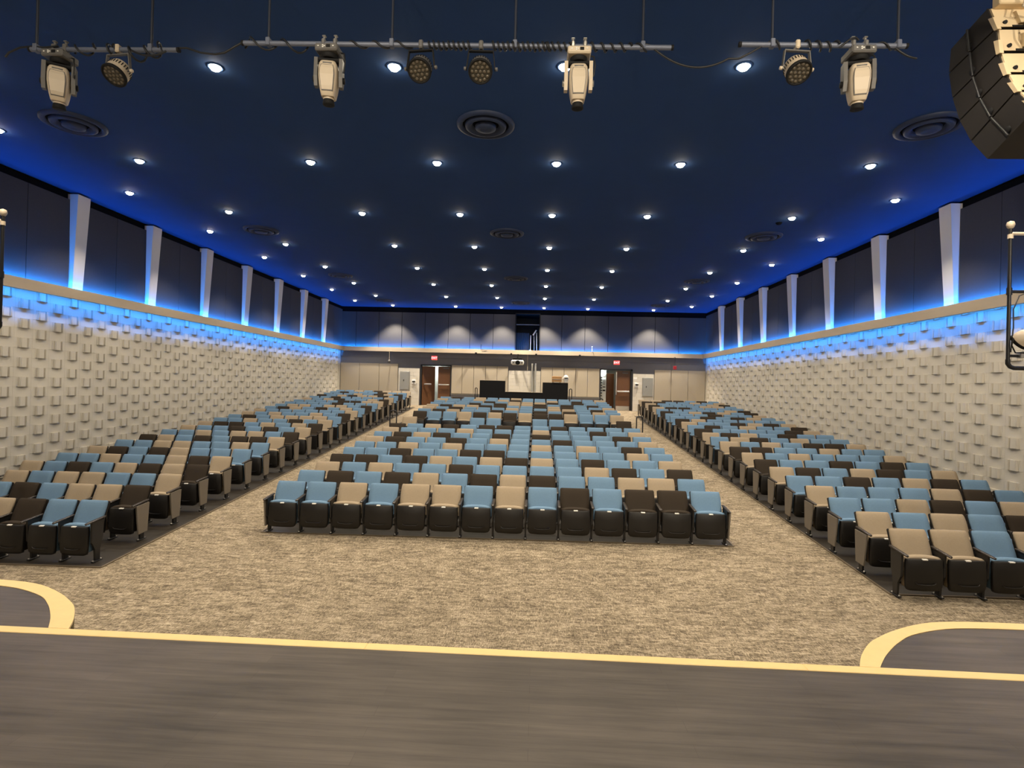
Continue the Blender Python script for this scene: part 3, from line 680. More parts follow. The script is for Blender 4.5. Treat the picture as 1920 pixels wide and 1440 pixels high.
# ------------------------------------------------------------------ lighting bars
PY, PZ = 5.5, 6.13
def bar(x0, x1, z0, z1, rods, label, which):
    t = thing('lighting_bar', label, 'lighting bar', (x0, PY, z0))
    part('pipe', MB().tube([(0, 0, 0), (x1 - x0, 0, z1 - z0)], .024, 12), pipe_mat, t)
    for rx in rods:
        zr = z0 + (z1 - z0) * (rx - x0) / (x1 - x0)
        part('drop_rod', MB().tube([(rx - x0, 0, zr - z0 + .02), (rx - x0, 0, ZC - z0)], .013, 8), rod_mat, t)
        part('rod_clamp', MB().bbox(rx - x0 - .022, rx - x0 + .022, -.034, .034, zr - z0 - .03, zr - z0 + .05, .006), pipe_mat, t)
    for ex in (0, x1 - x0): part('end_cap', MB().lathe([(.026, -.012), (.026, .012)], 12, M=Matrix.Translation((ex, 0, 0 if ex == 0 else z1 - z0)) @ Matrix.Rotation(PI / 2, 4, 'Y')), black, t)
    return t
bar(-5.39, -3.79, 6.13, 6.12, (-5.32, -4.08), 'left short lighting bar hanging on two rods', 0)
bar(-3.11, 1.25, 6.19, 6.13, (-2.84, -1.56, -.31, .96), 'long middle lighting bar hanging on four rods', 1)
bar(1.91, 3.50, 6.16, 6.14, (2.22, 3.42), 'right short lighting bar hanging near the speaker array', 2)
def barz(x): return 6.19 - .06 * (x + 3.11) / 4.36 if -3.2 < x < 1.3 else (6.13 if x < -3.2 else 6.16 - .02 * (x - 1.91) / 1.59)
def coil(x0, x1, turns, r=.036, wild=.008, cr=.0105):
    P = []; n = int(turns * 12); ph = random.random() * 6
    for k in range(n + 1):
        a = 2 * PI * turns * k / n; x = x0 + (x1 - x0) * k / n; rr = r + wild * (1 + math.sin(k * .37 + ph)) * .5
        P.append((x, PY + rr * math.cos(a), barz(x) + rr * math.sin(a) - wild * .6))
    return MB().tube(P, cr, 6)
def wrapped(label, specs, extra=()):
    o = thing('power_cable', label, 'cable', (specs[0][0], PY, barz(specs[0][0])))
    loc = Vector(o.location)
    for s in specs:
        m = coil(*s); m.v = [tuple(Vector(p) - loc) for p in m.v]; part('wrapped_coil', m, cable_mat, o)
    for e in extra:
        part('slack_loop', MB().tube([tuple(Vector(p) - loc) for p in e], .010, 6), cable_mat, o)
def hang(a, b_, sag, n=14, dy=0):
    a, b_ = Vector(a), Vector(b_); out = []
    for k in range(n + 1):
        t_ = k / n; p = a.lerp(b_, t_); p.z -= sag * 4 * t_ * (1 - t_); p.y += dy * math.sin(PI * t_); out.append(tuple(p))
    return out
wrapped('black cable wrapped round the left short bar with a loose tail', [(-4.95, -4.65, 1.5, .04, .02), (-4.55, -4.45, 1.5, .04, .02), (-4.36, -3.95, 2.5, .04, .05)],
        [[(-5.66, PY, 6.05), (-5.62, PY, 6.10), (-5.5, PY, 6.15), (-5.38, PY, 6.16), (-5.2, PY - .03, 6.13), (-5.05, PY - .04, 6.14)], hang((-4.30, PY - .03, 6.12), (-3.9, PY - .03, 6.09), .06)])
wrapped('black cable swagged between the left and middle bars', [(-3.12, -2.4, 2.2, .04, .03)],
        [[(-3.80, PY, 6.14), (-3.7, PY, 6.14), (-3.55, PY, 6.09), (-3.4, PY, 6.075), (-3.3, PY, 6.09), (-3.2, PY, 6.15), (-3.1, PY, 6.205), (-2.98, PY, 6.20)]])
wrapped('black cables bundled along the middle bar between its par cans', [(-2.05, -1.35, 3, .03, .004), (-1.2, -.75, 9, .032, .008), (-.55, .05, 12, .034, .008)])
wrapped('black cable wrapped along the right half of the middle bar', [(-.02, .25, 4.5, .034, .004), (.42, .85, 4.5, .034, .008)])
wrapped('black cable swagged between the middle and right bars', [(.85, 1.0, .8, .035, .004)],
        [[(.95, PY, 6.17), (1.02, PY, 6.16)] + hang((1.05, PY, 6.14), (1.8, PY, 6.02), .14)[1:] + [(1.9, PY, 6.02), (2.0, PY, 6.07), (2.12, PY, 6.14), (2.2, PY, 6.19)]])
wrapped('black cable wrapped round the right short bar', [(2.2, 2.3, .8, .035, .004), (2.52, 2.85, 3.5, .036, .012), (3.2, 3.45, 1.3, .03, .004)],
        [hang((3.4, PY, 6.12), (3.6, PY, 6.02), .02), [(2.85, PY - .03, 6.11), (2.93, PY - .05, 6.17), (3.0, PY - .04, 6.20), (3.03, PY - .03, 6.18)]])

def rrect(w_, d_, z, r=.3, n=16):
    out = []
    for k in range(n):
        a = 2 * PI * k / n; c, s_ = math.cos(a), math.sin(a); e = .45
        out.append((w_ / 2 * math.copysign(abs(c) ** e, c), d_ / 2 * math.copysign(abs(s_) ** e, s_), z))
    return out
def moving_head(x, yaw, tone, label, head_tilt=0.0):
    t = thing('moving_head_light', label, 'stage light', (x, PY, barz(x)), group='moving head lights on the bars')
    body = cream if tone else cream
    for sx in (-.06, .06):
        c = part('clamp', MB().bbox(sx - .02, sx + .02, -.035, .035, -.05, .045, .01).tube([(sx, 0, .04), (sx, 0, .075)], .012, 8).bbox(sx - .018, sx + .018, -.018, .018, .07, .085, .004), bolt_mat if tone else greyh, t)
    hous = cream if tone == 2 else greyh
    b = part('base', MB().bbox(-.115, .115, -.11, .11, -.125, -.05, .012), hous, t)
    part('display', MB().box(.005, .045, -.113, -.109, -.10, -.07), black, b)
    for q, (bx, bz) in enumerate(((-.075, -.085), (-.03, -.078), (-.03, -.095), (-.013, -.086), (.075, -.085))): part('button', MB().bbox(bx - .008, bx + .008, -.115, -.109, bz - .006, bz + .006, .002), plate_mat, b)
    part('swivel', MB().lathe([(.085, -.125), (.085, -.15), (.07, -.165)], 18), black, t)
    Mh = Matrix.Rotation(yaw, 4, 'Z')
    yk = MB()
    yk.bbox(-.125, .125, -.045, .045, -.20, -.16, .012, M=Mh)
    part('yoke', yk, black, t)
    for sx in (-1, 1):
        a = MB().prism([(-.05, -.17), (.05, -.17), (.06, -.36), (.03, -.45), (-.03, -.45), (-.06, -.36)], sx * .105, sx * .14, 'x', 0, Mh)
        part('yoke_arm', a, hous if tone else greyh, t)
        part('pivot_knob', MB().lathe([(.03, 0), (.03, .018), (.01, .02)], 12, M=Mh @ Matrix.Translation((sx * .138, 0, -.37)) @ Matrix.Rotation(sx * PI / 2, 4, 'Y')), bolt_mat if tone == 2 else black, t)
    Mk = Mh @ Matrix.Translation((0, 0, -.37)) @ Matrix.Rotation(head_tilt, 4, 'X') @ Matrix.Translation((0, 0, .37))
    prof = [(.10, .10, -.205), (.150, .16, -.212), (.175, .19, -.235), (.188, .205, -.29), (.19, .21, -.36), (.178, .20, -.43), (.160, .18, -.49), (.135, .155, -.545), (.125, .14, -.553)]
    h = part('head', MB().loft([rrect(*p) for p in prof], 0, True, M=Mk), cream, t)
    # raised front cover with a dark seam
    def cov(w_, z, y): return [(-w_ / 2, y, z), (w_ / 2, y, z), (w_ / 2, y + .02, z), (-w_ / 2, y + .02, z)]
    part('cover_seam', MB().loft([cov(.118, -.262, -.101), cov(.136, -.30, -.109), cov(.142, -.36, -.112), cov(.122, -.47, -.102), cov(.108, -.512, -.092)], 0, False, M=Mk), greyh, h)
    part('front_cover', MB().loft([cov(.108, -.268, -.106), cov(.126, -.30, -.114), cov(.132, -.36, -.117), cov(.112, -.47, -.107), cov(.100, -.505, -.098)], 0, False, M=Mk), cream, h)
    part('vent_slot', MB().bbox(-.045, .045, -.098, -.085, -.250, -.236, .003, M=Mk), greyh, h)
    part('collar', MB().lathe([(.055, -.55), (.05, -.575), (.052, -.60)], 18, M=Mk), cream if tone == 2 else cream, h)
    part('lens_barrel', MB().lathe([(.052, -.57), (.058, -.60), (.06, -.62), (.045, -.625), (.001, -.62)], 20, M=Mk), black, h)
    part('power_lead', MB().tube([(.10, .02, -.08), (.15, .0, -.10), (.165, -.01, -.2), (.15, 0, -.3)], .008, 6), cable_mat, t)
    return t
moving_head(-5.06, .55, 0, 'moving head light at the left end of the left bar, turned aside, beige head', .10)
moving_head(-2.20, .16, 1, 'moving head light on the left part of the long bar, beige head and grey base', .06)
moving_head(.33, 0, 2, 'moving head light on the right part of the long bar, cream base and head', .02)
moving_head(3.05, -.22, 1, 'moving head light on the right short bar next to the speaker array', .08)

def par_can(x, tilt, yaw, roll, light, label):
    t = thing('par_can', label, 'stage light', (x, PY, barz(x)), group='LED par cans on the bars')
    part('clamp', MB().bbox(-.022, .022, -.036, .036, -.045, .04, .01), cream if light else greyh, t)
    M0 = Matrix.Rotation(yaw, 4, 'Z')
    hw = .128
    yk = MB(); yk.bbox(-hw, hw, -.018, .018, -.068, -.052, .004, M=M0)
    for sx in (-1, 1):
        yk.prism([(sx * hw, -.056), (sx * (hw - .010), -.056), (sx * (hw + .012), -.25), (sx * (hw + .022), -.25)], -.016, .016, 'y', 0, M0)
    part('yoke', yk, greyh if light else black, t)
    for sx in (-1, 1): part('knob', MB().lathe([(.018, 0), (.018, .02), (.008, .024)], 10, M=M0 @ Matrix.Translation((sx * (hw + .02), 0, -.235)) @ Matrix.Rotation(sx * PI / 2, 4, 'Y')), cream if light else greyh, t)
    # housing axis: lens end along -Z of the rotated frame
    M1 = M0 @ Matrix.Translation((0, 0, -.235)) @ Matrix.Rotation(roll, 4, 'Y') @ Matrix.Rotation(tilt, 4, 'X')
    hm = cream if light else greyh
    h = part('housing', MB().lathe([(.001, .10), (.07, .10), (.098, .075), (.110, .04), (.112, -.035), (.116, -.05), (.116, -.075), (.105, -.078)], 28, M=M1, cap=False), hm, t)
    fn = MB()
    for k in range(28):
        a = 2 * PI * k / 28
        fn.box(-.004, .004, .108, .114, .0, .042, 0, M1 @ Matrix.Rotation(a, 4, 'Z'))
    part('cooling_slots', fn, black, h)
    part('front_rim', MB().lathe([(.118, -.055), (.122, -.075), (.118, -.088), (.103, -.088), (.103, -.075)], 28, M=M1, cap=False), black, h)
    part('front_glass', MB().lathe([(.105, -.078), (.001, -.078)], 24, M=M1, cap=False), lens_mat, h)
    ce = MB()
    for rr, n in ((0, 1), (.042, 6), (.082, 12)):
        for k in range(n):
            a = 2 * PI * k / n; cx, cy = rr * math.cos(a), rr * math.sin(a)
            ce.lathe([(.016, -.078), (.015, -.083), (.006, -.086), (.0005, -.0865)], 8, M=M1 @ Matrix.Translation((cx, cy, 0)), cap=False)
    part('led_cells', ce, led_cell, h, kind='stuff')
    return t
par_can(-4.43, -.60, -.1, .06, 1, 'white par can on the left short bar, face tilted to the right')
par_can(-1.26, -.74, -.1, -.06, 0, 'dark grey par can on the long bar, left one of the middle pair')
par_can(-.65, -.74, .05, .0, 0, 'dark grey par can on the long bar, right one of the middle pair')
par_can(2.46, -.60, .1, -.04, 1, 'white par can on the right short bar')

# ------------------------------------------------------------------ speaker array at the right
t = thing('speaker_array', 'hanging black curved speaker array with pale rigging at the back, right of the bars', 'speaker array', (4.05, 4.8, 5.3))
O = Vector(t.location)
F = [(5.05, 5.84), (5.07, 5.63), (5.02, 5.38), (4.93, 5.14), (4.80, 4.90), (4.62, 4.67)]
R = [(4.66, 5.93), (4.57, 5.70), (4.54, 5.49), (4.47, 5.28), (4.37, 5.09), (4.20, 4.86)]
X0, X1 = 3.60, 4.55
for k in range(5):
    fa, fb, ra, rb_ = Vector(F[k]), Vector(F[k + 1]), Vector(R[k]), Vector(R[k + 1])
    g = .006
    fa2 = fa.lerp(fb, g / .2); fb2 = fb.lerp(fa, g / .2); ra2 = ra.lerp(rb_, g / .2); rb2 = rb_.lerp(ra, g / .2)
    poly = [(fa2.x - O.y, fa2.y - O.z), (ra2.x - O.y, ra2.y - O.z), (rb2.x - O.y, rb2.y - O.z), (fb2.x - O.y, fb2.y - O.z)]
    cab = part('cabinet', MB().prism(poly, X0 - O.x, X1 - O.x, 'x'), spk_body, t)
    # pale rear tray, amplifier lid and rigging hinge
    d = (rb2 - ra2); nrm = Vector((-abs(d.y), d.x if d.x < 0 else d.x)).normalized()
    def P(u, out): q = ra2.lerp(rb2, u) + Vector((-1, -.35)).normalized() * out; return (q.x - O.y, q.y - O.z)
    part('rear_plate', MB().prism([P(.04, 0), P(.04, .02), P(.96, .02), P(.96, 0)], X0 - O.x + .01, X1 - O.x - .01, 'x'), spk_rear, cab, label='cream metal rear plate')
    part('amplifier_lid', MB().prism([P(.22, .02), P(.22, .055), P(.80, .055), P(.80, .02)], X0 - O.x + .17, X1 - O.x - .17, 'x'), spk_rear, cab)
    part('joint_bar', MB().prism([P(.88, .02), P(.88, .028), P(.98, .028), P(.98, .02)], X0 - O.x + .12, X1 - O.x - .12, 'x'), black, cab)
    part('hinge_plate', MB().prism([P(.50, -.02), P(.50, .03), P(1.08, .03), P(1.12, -.01)], X0 - O.x - .012, X0 - O.x + .02, 'x'), spk_rear, cab)
    part('pin', MB().lathe([(.016, 0), (.016, .012)], 8, M=Matrix.Translation((X0 - O.x + .07, P(.75, .022)[0], P(.75, .022)[1])) @ Matrix.Rotation(PI / 2 + .3, 4, 'X')), black, cab)
    c_ = (fa2 + fb2 + ra2 + rb2) / 4; fc = (fa2 + fb2) / 2
    e0 = fa2.lerp(ra2, .50) ; e1 = fb2.lerp(rb2, .50)
    part('side_link', MB().tube([(X0 - O.x - .012, e0.x - O.y, e0.y - O.z), (X0 - O.x - .012, e1.x - O.y, e1.y - O.z)], .009, 6), cable_mat, cab)
    hc_ = fa2.lerp(rb2, .5)
    # recessed grip
    part('side_grip', MB().lathe([(.034, 0), (.030, .006), (.001, .007)], 14, M=Matrix.Translation((X0 - O.x - .002, e1.x - O.y + .02, e1.y - O.z + .05)) @ Matrix.Rotation(-PI / 2, 4, 'Y')), black, cab)
part('fly_bar', MB().bbox(X0 - O.x + .02, X1 - O.x - .02, 4.56 - O.y, 4.64 - O.y, 5.90 - O.z, 5.99 - O.z, .008), spk_rear, t)
for xx in (3.85, 4.3):
    part('hoist_cable', MB().tube([(xx - O.x, 4.6 - O.y, 5.97 - O.z), (xx - O.x, 4.62 - O.y, ZC - O.z)], .007, 6), bolt_mat, t)
for pts in ([(3.74, 4.54, 5.99), (3.77, 4.50, 5.90), (3.73, 4.48, 5.82), (3.86, 4.46, 5.77), (3.76, 4.44, 5.70), (3.75, 4.45, 5.60), (3.80, 4.44, 5.50)],
            [(3.86, 4.52, 6.06), (3.92, 4.50, 5.92), (3.94, 4.47, 5.72), (3.90, 4.44, 5.62), (3.80, 4.42, 5.66)],
            [(3.95, 4.40, 5.35), (3.85, 4.38, 5.38), (3.80, 4.36, 5.28), (3.86, 4.33, 5.20), (3.98, 4.32, 5.18)]):
    part('signal_cable', MB().tube([tuple(Vector(p) - O) for p in pts], .009, 6), cream, t)

# ------------------------------------------------------------------ side ladders (hanging pipe frames) with lamps
def ladder(name, x, y, ztop, zmid, zlow, zbot, sgn, label):
    t = thing('pipe_ladder', label, 'pipe frame', (x, y, zbot)); W = .62 * sgn
    part('upright', MB().tube([(0, 0, .06), (0, 0, ztop - zbot)], .024, 10), metal_blk, t)
    part('upright', MB().tube([(W, 0, .06), (W, 0, ZC - zbot)], .024, 10), metal_blk, t)
    part('ball_finial', MB().lathe([(.024, 0), (.04, .02), (.052, .055), (.04, .095), (.001, .11)], 14, M=Matrix.Translation((0, 0, ztop - zbot))), cream, t)
    part('collar', MB().lathe([(.034, -.14), (.034, -.08)], 12, M=Matrix.Translation((0, 0, ztop - zbot))), cream, t)
    part('rung', MB().tube([(0, 0, ztop - zbot - .07), (W, 0, ztop - zbot - .07)], .024, 10), cream, t)
    part('rung', MB().tube([(0, 0, zmid - zbot), (W, 0, zmid - zbot)], .022, 10), metal_blk, t)
    part('rung', MB().tube([(0, 0, zlow - zbot), (W, 0, zlow - zbot)], .020, 10), metal_blk, t)
    part('bottom_bend', MB().tube([(0, 0, .12), (0, 0, .06), (.03 * sgn, 0, .02), (.08 * sgn, 0, 0), (W, 0, 0)], .03, 10), metal_blk, t)
    part('fitting', MB().lathe([(.034, -.05), (.034, .05)], 12, M=Matrix.Translation((0, 0, zmid - zbot))), metal_blk, t)
    part('cable', MB().tube([(.02 * sgn, -.02, zmid - zbot - .1 - .75), (.05 * sgn, -.02, zmid - zbot - .5), (.045 * sgn, -.02, zmid - zbot - .25), (.12 * sgn, -.02, zmid - zbot - .06), (.25 * sgn, -.02, zmid - zbot - .01)], .008, 6), cable_mat, t)
    return t
ladder('r', 6.56, 8.0, 5.12, 4.24, 3.34, 3.17, 1, 'black hanging pipe ladder in front of the right wall with ball finial')
ladder('l', -8.19, 8.0, 5.13, 4.24, 3.6, 3.40, -1, 'black hanging pipe ladder in front of the left wall with ball finial')
t = thing('ladder_par_can', 'cream and black stage lamp clamped inside the right pipe ladder', 'stage light', (6.72, 7.93, 3.58))
M1 = Matrix.Rotation(.9, 4, 'X') @ Matrix.Rotation(.3, 4, 'Y')
part('housing', MB().lathe([(.001, .14), (.06, .13), (.11, .06), (.125, -.02), (.125, -.07)], 20, M=M1, cap=False), cream, t)
part('front_rim', MB().lathe([(.125, -.05), (.13, -.09), (.10, -.09), (.001, -.07)], 20, M=M1, cap=False), black, t)
part('yoke', MB().tube([(-.15, 0, 0), (-.17, 0, -.1), (-.12, 0, -.20), (.12, 0, -.20), (.15, 0, 0)], .01, 6), black, t)
part('clamp', MB().bbox(-.03, .03, .02, .10, -.27, -.18, .008), bolt_mat, t)

# ------------------------------------------------------------------ seats
COLN = {'B': ('blue', fab_blue), 'T': ('tan', fab_tan), 'D': ('dark brown', fab_dark)}
def backrest_mb(s, H=.80):
    w2 = (s - .062) / 2; mb = MB(); nx = 6
    zs = [.34, .42, .52, .61, .70, .765, .79, .797]
    rings = []
    for z in zs:
        yc = .015 + (z - .40) * .47
        th = .055 if z < .76 else (.045 if z < .785 else (.028 if z < .795 else .012))
        wf = 1.0 if z < .76 else (.985 if z < .785 else (.965 if z < .795 else .93))
        fr, bk = [], []
        for i in range(nx + 1):
            u = -1 + 2 * i / nx
            round_ = .018 * abs(u) ** 6
            fr.append((u * w2 * wf, yc + (.055 - th) * .5 + round_ - .010 * u * u + .012 * (1 - u * u) * (1 if z < .7 else .3), z))
            bk.append((u * w2 * wf, yc + .055 - (.055 - th) * .5 - .006 * abs(u) ** 6, z))
        rings.append(fr + bk[::-1])
    return mb.loft([[ (x, y, z * H / .80) for x, y, z in r] for r in rings], 0, True)
def shell_mb(s, H=.80):
    w2 = (s - .05) / 2; mb = MB()
    def rg(z, t, wf=1): 
        yc = .055 + .015 + (z - .40) * .47
        return [(-w2 * wf, yc, z * H / .8), (w2 * wf, yc, z * H / .8), (w2 * wf, yc + t, z * H / .8), (-w2 * wf, yc + t, z * H / .8)]
    mb.loft([rg(.25, .012, .86), rg(.34, .02), (rg(.6, .024)), rg(.77, .020), rg(.785, .008, .97)], 0, False)
    return mb
def pan_mb(s, H=.80):
    w2 = (s - .075) / 2; mb = MB(); k = H / .80
    prof = [(.105, .66, .045), (.118, .85, .024), (.150, .955, .008), (.23, 1.0, 0), (.37, 1.0, 0), (.485, .99, .004), (.502, .965, .012)]
    rings = []
    for z, wf, yo in prof:
        w_ = w2 * wf; yc = -.150 + (.50 - z) * -.03 + yo
        rings.append([(-w_, yc + .012, z * k), (-w_ + .015, yc, z * k), (0, yc - .008, z * k), (w_ - .015, yc, z * k), (w_, yc + .012, z * k), (w_, yc + .05, z * k), (-w_, yc + .05, z * k)])
    mb.loft(rings, 0, True)
    # smile-shaped moulded lip
    lip = [(-w2 * .56, -.170, .222 * k), (-w2 * .5, -.173, .206 * k), (-w2 * .40, -.175, .199 * k), (0, -.181, .196 * k), (w2 * .40, -.175, .199 * k), (w2 * .5, -.173, .206 * k), (w2 * .56, -.170, .222 * k)]
    mb.tube(lip, .0065, 6)
    return mb
def cushion_mb(s, H=.80):
    w2 = (s - .08) / 2; mb = MB(); k = H / .80; rings = []
    for y, zt, wf in ((-.105, .506, 1), (-.095, .522, 1), (-.055, .530, .99), (-.02, .518, .97), (-.008, .48, .94)):
        r = []
        for i in range(7):
            u = -1 + 2 * i / 6; r.append((u * w2 * wf, y, (zt + .012 * (1 - u * u) - .014 * u ** 4) * k))
        r += [(w2 * wf * .95, y, .15 * k), (-w2 * wf * .95, y, .15 * k)]
        rings.append(r)
    return mb.loft(rings, 0, True)
def standard_mb(H=.80):
    k = H / .80; mb = MB()
    mb.prism([(-.125, .56 * k), (.10, .57 * k), (.09, .34 * k), (.040, .18 * k), (.040, .03), (-.045, .03), (-.055, .18 * k), (-.115, .28 * k)], -.014, .014, 'x')
    mb.bbox(-.022, .022, -.095, .09, .003, .022, .005)
    return mb
def bolts_mb():
    mb = MB()
    for y in (-.078, .072): mb.lathe([(.013, .020), (.013, .032), (.003, .036)], 8, M=Matrix.Translation((0, y, 0)))
    return mb
def arm_mb(H=.80):
    k = H / .80; mb = MB(); rings = []
    for y, w_, zt, th in ((-.225, .016, .562, .02), (-.215, .023, .569, .028), (-.16, .026, .576, .032), (-.02, .025, .592, .034), (.11, .022, .606, .036), (.135, .018, .607, .03)):
        z = zt * k; rings.append([(-w_, y, z - th * .6), (-w_, y, z - .006), (-w_ * .7, y, z), (w_ * .7, y, z), (w_, y, z - .006), (w_, y, z - th * .6), (0, y, z - th)])
    return mb.loft(rings, 0, True)
def endpanel_mb(H=.80):
    k = H / .80
    return MB().prism([(-.175, .545 * k), (.12, .565 * k), (.085, .125 * k), (-.115, .11 * k)], 0, .022, 'x')
def stretcher_mb(s):
    return MB().bbox(-s / 2 + .03, s / 2 - .03, .0, .03, .16, .19, .006)

SEATM = {}
def seat_meshes(kind, s, H):
    if kind in SEATM: return SEATM[kind]
    d = {}
    for c in 'BTD':
        d['back' + c] = backrest_mb(s, H).mesh('backrest', [COLN[c][1]]); d['cush' + c] = cushion_mb(s, H).mesh('seat_cushion', [COLN[c][1]])
    d['shell'] = shell_mb(s, H).mesh('back_shell', [plastic]); d['pan'] = pan_mb(s, H).mesh('seat_pan', [plastic])
    d['std'] = standard_mb(H).mesh('leg', [metal_blk]); d['bolt'] = bolts_mb().mesh('floor_bolts', [bolt_mat]); d['arm'] = arm_mb(H).mesh('armrest', [arm_mat])
    d['end'] = endpanel_mb(H).mesh('end_panel', [end_tan]); d['endb'] = endpanel_mb(H).mesh('end_panel', [metal_blk])
    d['plate'] = MB().bbox(-.034, .034, -.158, -.126, .494 * H / .8, .510 * H / .8, .003).mesh('number_plate', [plate_mat])
    d['str'] = stretcher_mb(s).mesh('stretcher', [metal_blk])
    SEATM[kind] = d; return d
BK = {'C': (.5588, .845, 'centre block'), 'L': (.4915, .86, 'block by the left wall'), 'R': (.5510, .85, 'block by the right wall')}
for kk, (s, H, _) in BK.items(): seat_meshes(kk, s, H)
def ordn(i): return NW[i]
def place_seat(kind, x, y, c, row, idx, n, ends, near, label):
    s, H, blk = BK[kind]; d = SEATM[kind]
    t = thing('auditorium_seat', label, 'seat', (x, y, fz(y, x) + .006), group='fixed tip-up auditorium seats')
    b = link('backrest', d['back' + c], t); link('back_shell', d['shell'], b)
    p = link('seat_pan', d['pan'], t); link('seat_cushion', d['cush' + c], p)
    if near: link('number_plate', d['plate'], p)
    link('armrest', d['arm'], t, (-s / 2, 0, 0)); l = link('leg', d['std'], t, (-s / 2, 0, 0))
    if near: link('floor_bolts', d['bolt'], l, kind='stuff'); link('stretcher', d['str'], t)
    if 'r' in ends:
        link('armrest', d['arm'], t, (s / 2, 0, 0)); l = link('leg', d['std'], t, (s / 2, 0, 0))
        if near: link('floor_bolts', d['bolt'], l, kind='stuff')
    if 'PR' in ends: link('end_panel', d['end'], t, (s / 2 + .014, 0, 0), label='beige end panel')
    if 'PL' in ends: link('end_panel', d['end'], t, (-s / 2 - .036, 0, 0), label='beige end panel')
    return t
# the distant seats: simplified but complete, all in one object
FAR = MB()
FMATS = [fab_blue, fab_tan, fab_dark, plastic, metal_blk, end_tan, arm_mat]
def far_seat(kind, x, y, c, ends):
    s, H, _ = BK[kind]; z0 = fz(y, x); mi = 'BTD'.index(c); k = H / .8
    w2 = (s - .062) / 2
    M = Matrix.Translation((x, y, z0))
    rr = []
    for z, y0, y1, wf in ((.34, -.01, .045, 1), (.76, .185, .24, 1), (.79, .205, .235, .97), (.80, .215, .228, .94)):
        rr.append([(-w2 * wf, y0, z * k), (w2 * wf, y0, z * k), (w2 * wf, y1, z * k), (-w2 * wf, y1, z * k)])
    FAR.loft(rr, mi, False, M=M)
    FAR.loft([[(-w2, .07, .32 * k), (w2, .07, .32 * k), (w2, .09, .32 * k), (-w2, .09, .32 * k)], [(-w2 - .005, .25, .785 * k), (w2 + .005, .25, .785 * k), (w2 + .005, .27, .785 * k), (-w2 - .005, .27, .785 * k)]], 3, False, M=M)
    FAR.bbox(-w2 + .01, w2 - .01, -.155, -.11, .11 * k, .50 * k, .012, 3, M)
    FAR.bbox(-w2 + .012, w2 - .012, -.11, -.01, .15 * k, .525 * k, .012, mi, M)
    for e in ([-1, 1] if 'r' in ends else [-1]):
        FAR.box(e * s / 2 - .014, e * s / 2 + .014, -.11, .10, .18, .57 * k, 4, M); FAR.box(e * s / 2 - .014, e * s / 2 + .014, -.04, .04, .0, .18, 4, M)
        FAR.box(e * s / 2 - .024, e * s / 2 + .024, -.21, .13, .565 * k, .595 * k, 6, M)
    if 'PR' in ends or 'PL' in ends:
        xe = s / 2 + .014 if 'PR' in ends else -s / 2 - .036
        FAR.prism([(-.175, .545 * k), (.12, .565 * k), (.085, .125 * k), (-.115, .11 * k)], xe, xe + .022, 'x', 5, M)
rnd = random.Random(11)
def fill(r, n):
    r = list(r)
    while len(r) < n: r.append(rnd.choice('BBBBBTTTDD'))
    return ''.join(r[:n])
CROWS = ['BBTBTTBTBDBDDB', 'BDBDTBDTDBBTTB', 'TBTBBDBBBBTBDBD'[:14], 'DDBDTBTDTBDBBT', 'BBDBBDDBBBBBTB', 'BBTBTBBBTBTBDB', 'TDBBDBTBBDBBBT', 'BDTDBBDBDBBBDB', 'TBBBTBBBTBBDBT', 'DBTDBDDBBDBBBB']
CROWS[2] = 'TBTBBDBBBBTDBD'
CROW12 = 'DBBTDTDTDDTBBT'
CY = [9.651, 10.535] + [10.535 + .815 * k for k in range(1, 9)]
BACKY = .222                    # back top lies this far behind the root
XC0 = -4.61                     # left edge of the centre block
sC = BK['C'][0]
def centre_row(r, y, cols, near, far=False):
    for i, c in enumerate(cols):
        ends = ('r',) if i == 13 else ()
        x = XC0 + sC * (i + .5); yr = y - BACKY
        if far: far_seat('C', x, yr, c, ends)
        else:
            ee = set(ends)
            if i == 0: ee.add('PL')
            if i == 13: ee.add('PR')
            place_seat('C', x, yr, c, r, i, 14, ee, near, '%s tip-up seat, %s from the left, %s row of the centre block' % (COLN[c][0], ordn(i), ordn(r)))
for r, (y, cols) in enumerate(zip(CY, CROWS)): centre_row(r, y, cols, r < 5)
# the broken row with wheelchair gaps: six single seats
for i, (x, c) in enumerate(((-4.33, 'T'), (-2.01, 'B'), (-1.45, 'B'), (.12, 'B'), (.68, 'B'), (2.94, 'D'))):
    far_names = ['leftmost', 'second', 'third', 'fourth', 'fifth', 'rightmost']
    place_seat('C', x, 18.70 - BACKY, c, 10, i, 6, set() if i in (1, 3) else {'r'}, False, '%s tip-up seat, %s of the six in the broken eleventh centre row' % (COLN[c][0], far_names[i]))
centre_row(11, 20.31, CROW12, False)
for k in range(7):
    cols = ['BDTBBDBBDBDBTB', 'TBDBBBTBBTTBDB'][k] if k < 2 else fill('', 14)
    centre_row(12 + k, 20.31 + .815 * (k + 1), cols, False, True)

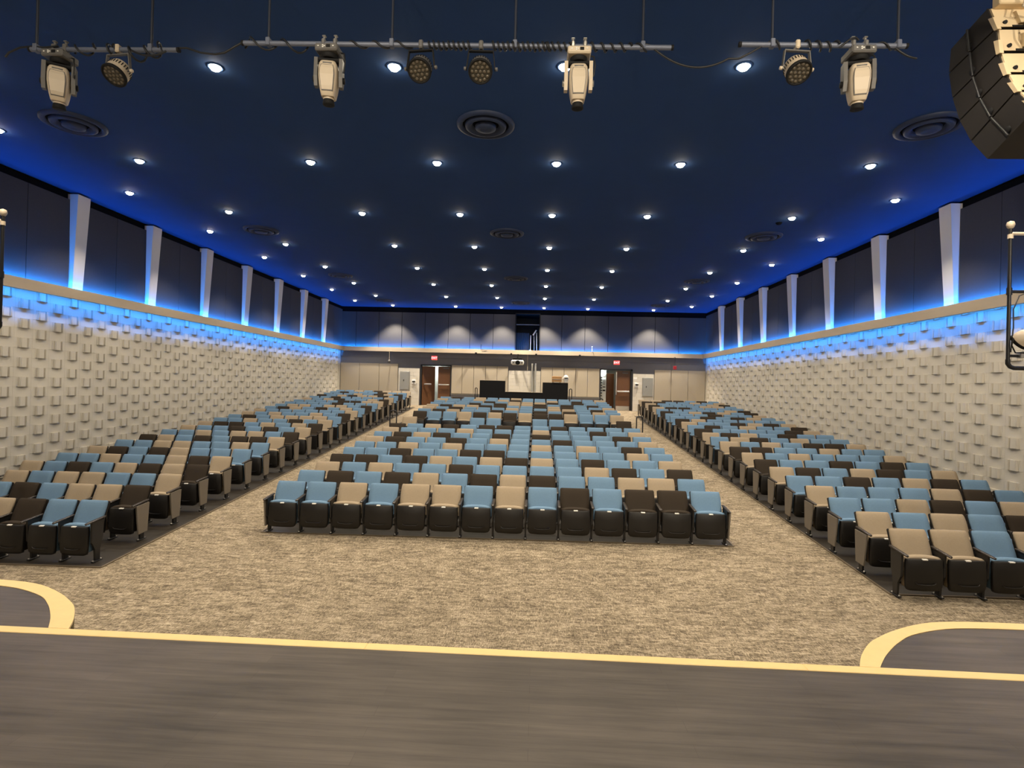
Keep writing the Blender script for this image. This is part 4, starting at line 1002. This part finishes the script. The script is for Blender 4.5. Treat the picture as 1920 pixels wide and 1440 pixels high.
LROWS = ['BBDTB', 'DTTBDB', 'TBBTTBT', 'DTDTBDBT', 'TDTBBTBB', 'BBBTDBDT', 'BTBBTTBB', 'TDDBDBTD', 'DBTTBTBB', 'TBDBDBBT', 'DTBTBDDT', 'TBDBBTBB', 'BT', 'D', 'T', 'B', 'D', 'B', 'T', 'D', 'T', 'B', 'D', 'B', 'T']
sL = BK['L'][0]
XLA = -6.48
for r, cols in enumerate(LROWS):
    y = 8.135 if r == 0 else 9.054 + .8265 * (r - 1)
    n = (5, 6, 7)[r] if r < 3 else 8
    cols = fill(cols, n)
    for i, c in enumerate(cols):
        x = XLA - sL * (i + .5); ends = {'r', 'PR'} if i == 0 else set()
        if r == 0: ends.discard('PR')
        if r < 10: place_seat('L', x, y - BACKY, c, r, i, n, ends, r < 6, '%s tip-up seat, %s from the aisle, %s row of the left wall block' % (COLN[c][0], ordn(i), ordn(r)))
        else: far_seat('L', x, y - BACKY, c, ends)
RROWS = ['TTBTB', 'TBTBDB', 'BBTDBTB', 'TBBBTDB', 'BBDBTDB', 'TDBTDBT', 'DBBDBDB', 'TBTBBBT', 'DDBBTBB', 'TBTBDDT', 'BTDBTBB', 'TDTBDBB', 'DBBBBDT', 'BDBTBBD', 'TBBDTDT', 'DTBBBBB', 'BBDBDTB', 'B', 'D', 'B', 'T', 'D', 'T', 'D', 'T']
sR = BK['R'][0]
XRA = 4.885
for r, cols in enumerate(RROWS):
    y = 7.873 + .7909 * r
    n = (5, 6, 7)[r] if r < 3 else 7
    cols = fill(cols, n)
    for i, c in enumerate(cols):
        x = XRA + sR * (i + .5); ends = set()
        if i == n - 1: ends.add('r')
        if i == 0 and r > 0: ends.add('PL')
        if r < 10: place_seat('R', x, y - BACKY, c, r, i, n, ends, r < 6, '%s tip-up seat, %s from the aisle, %s row of the right wall block' % (COLN[c][0], ordn(i), ordn(r)))
        else: far_seat('R', x, y - BACKY, c, ends)
far = part('auditorium_seats', FAR, FMATS, kind='stuff')
tag(far, 'distant rows of blue, tan and dark brown tip-up seats towards the rear wall', 'seats', 'fixed tip-up auditorium seats')
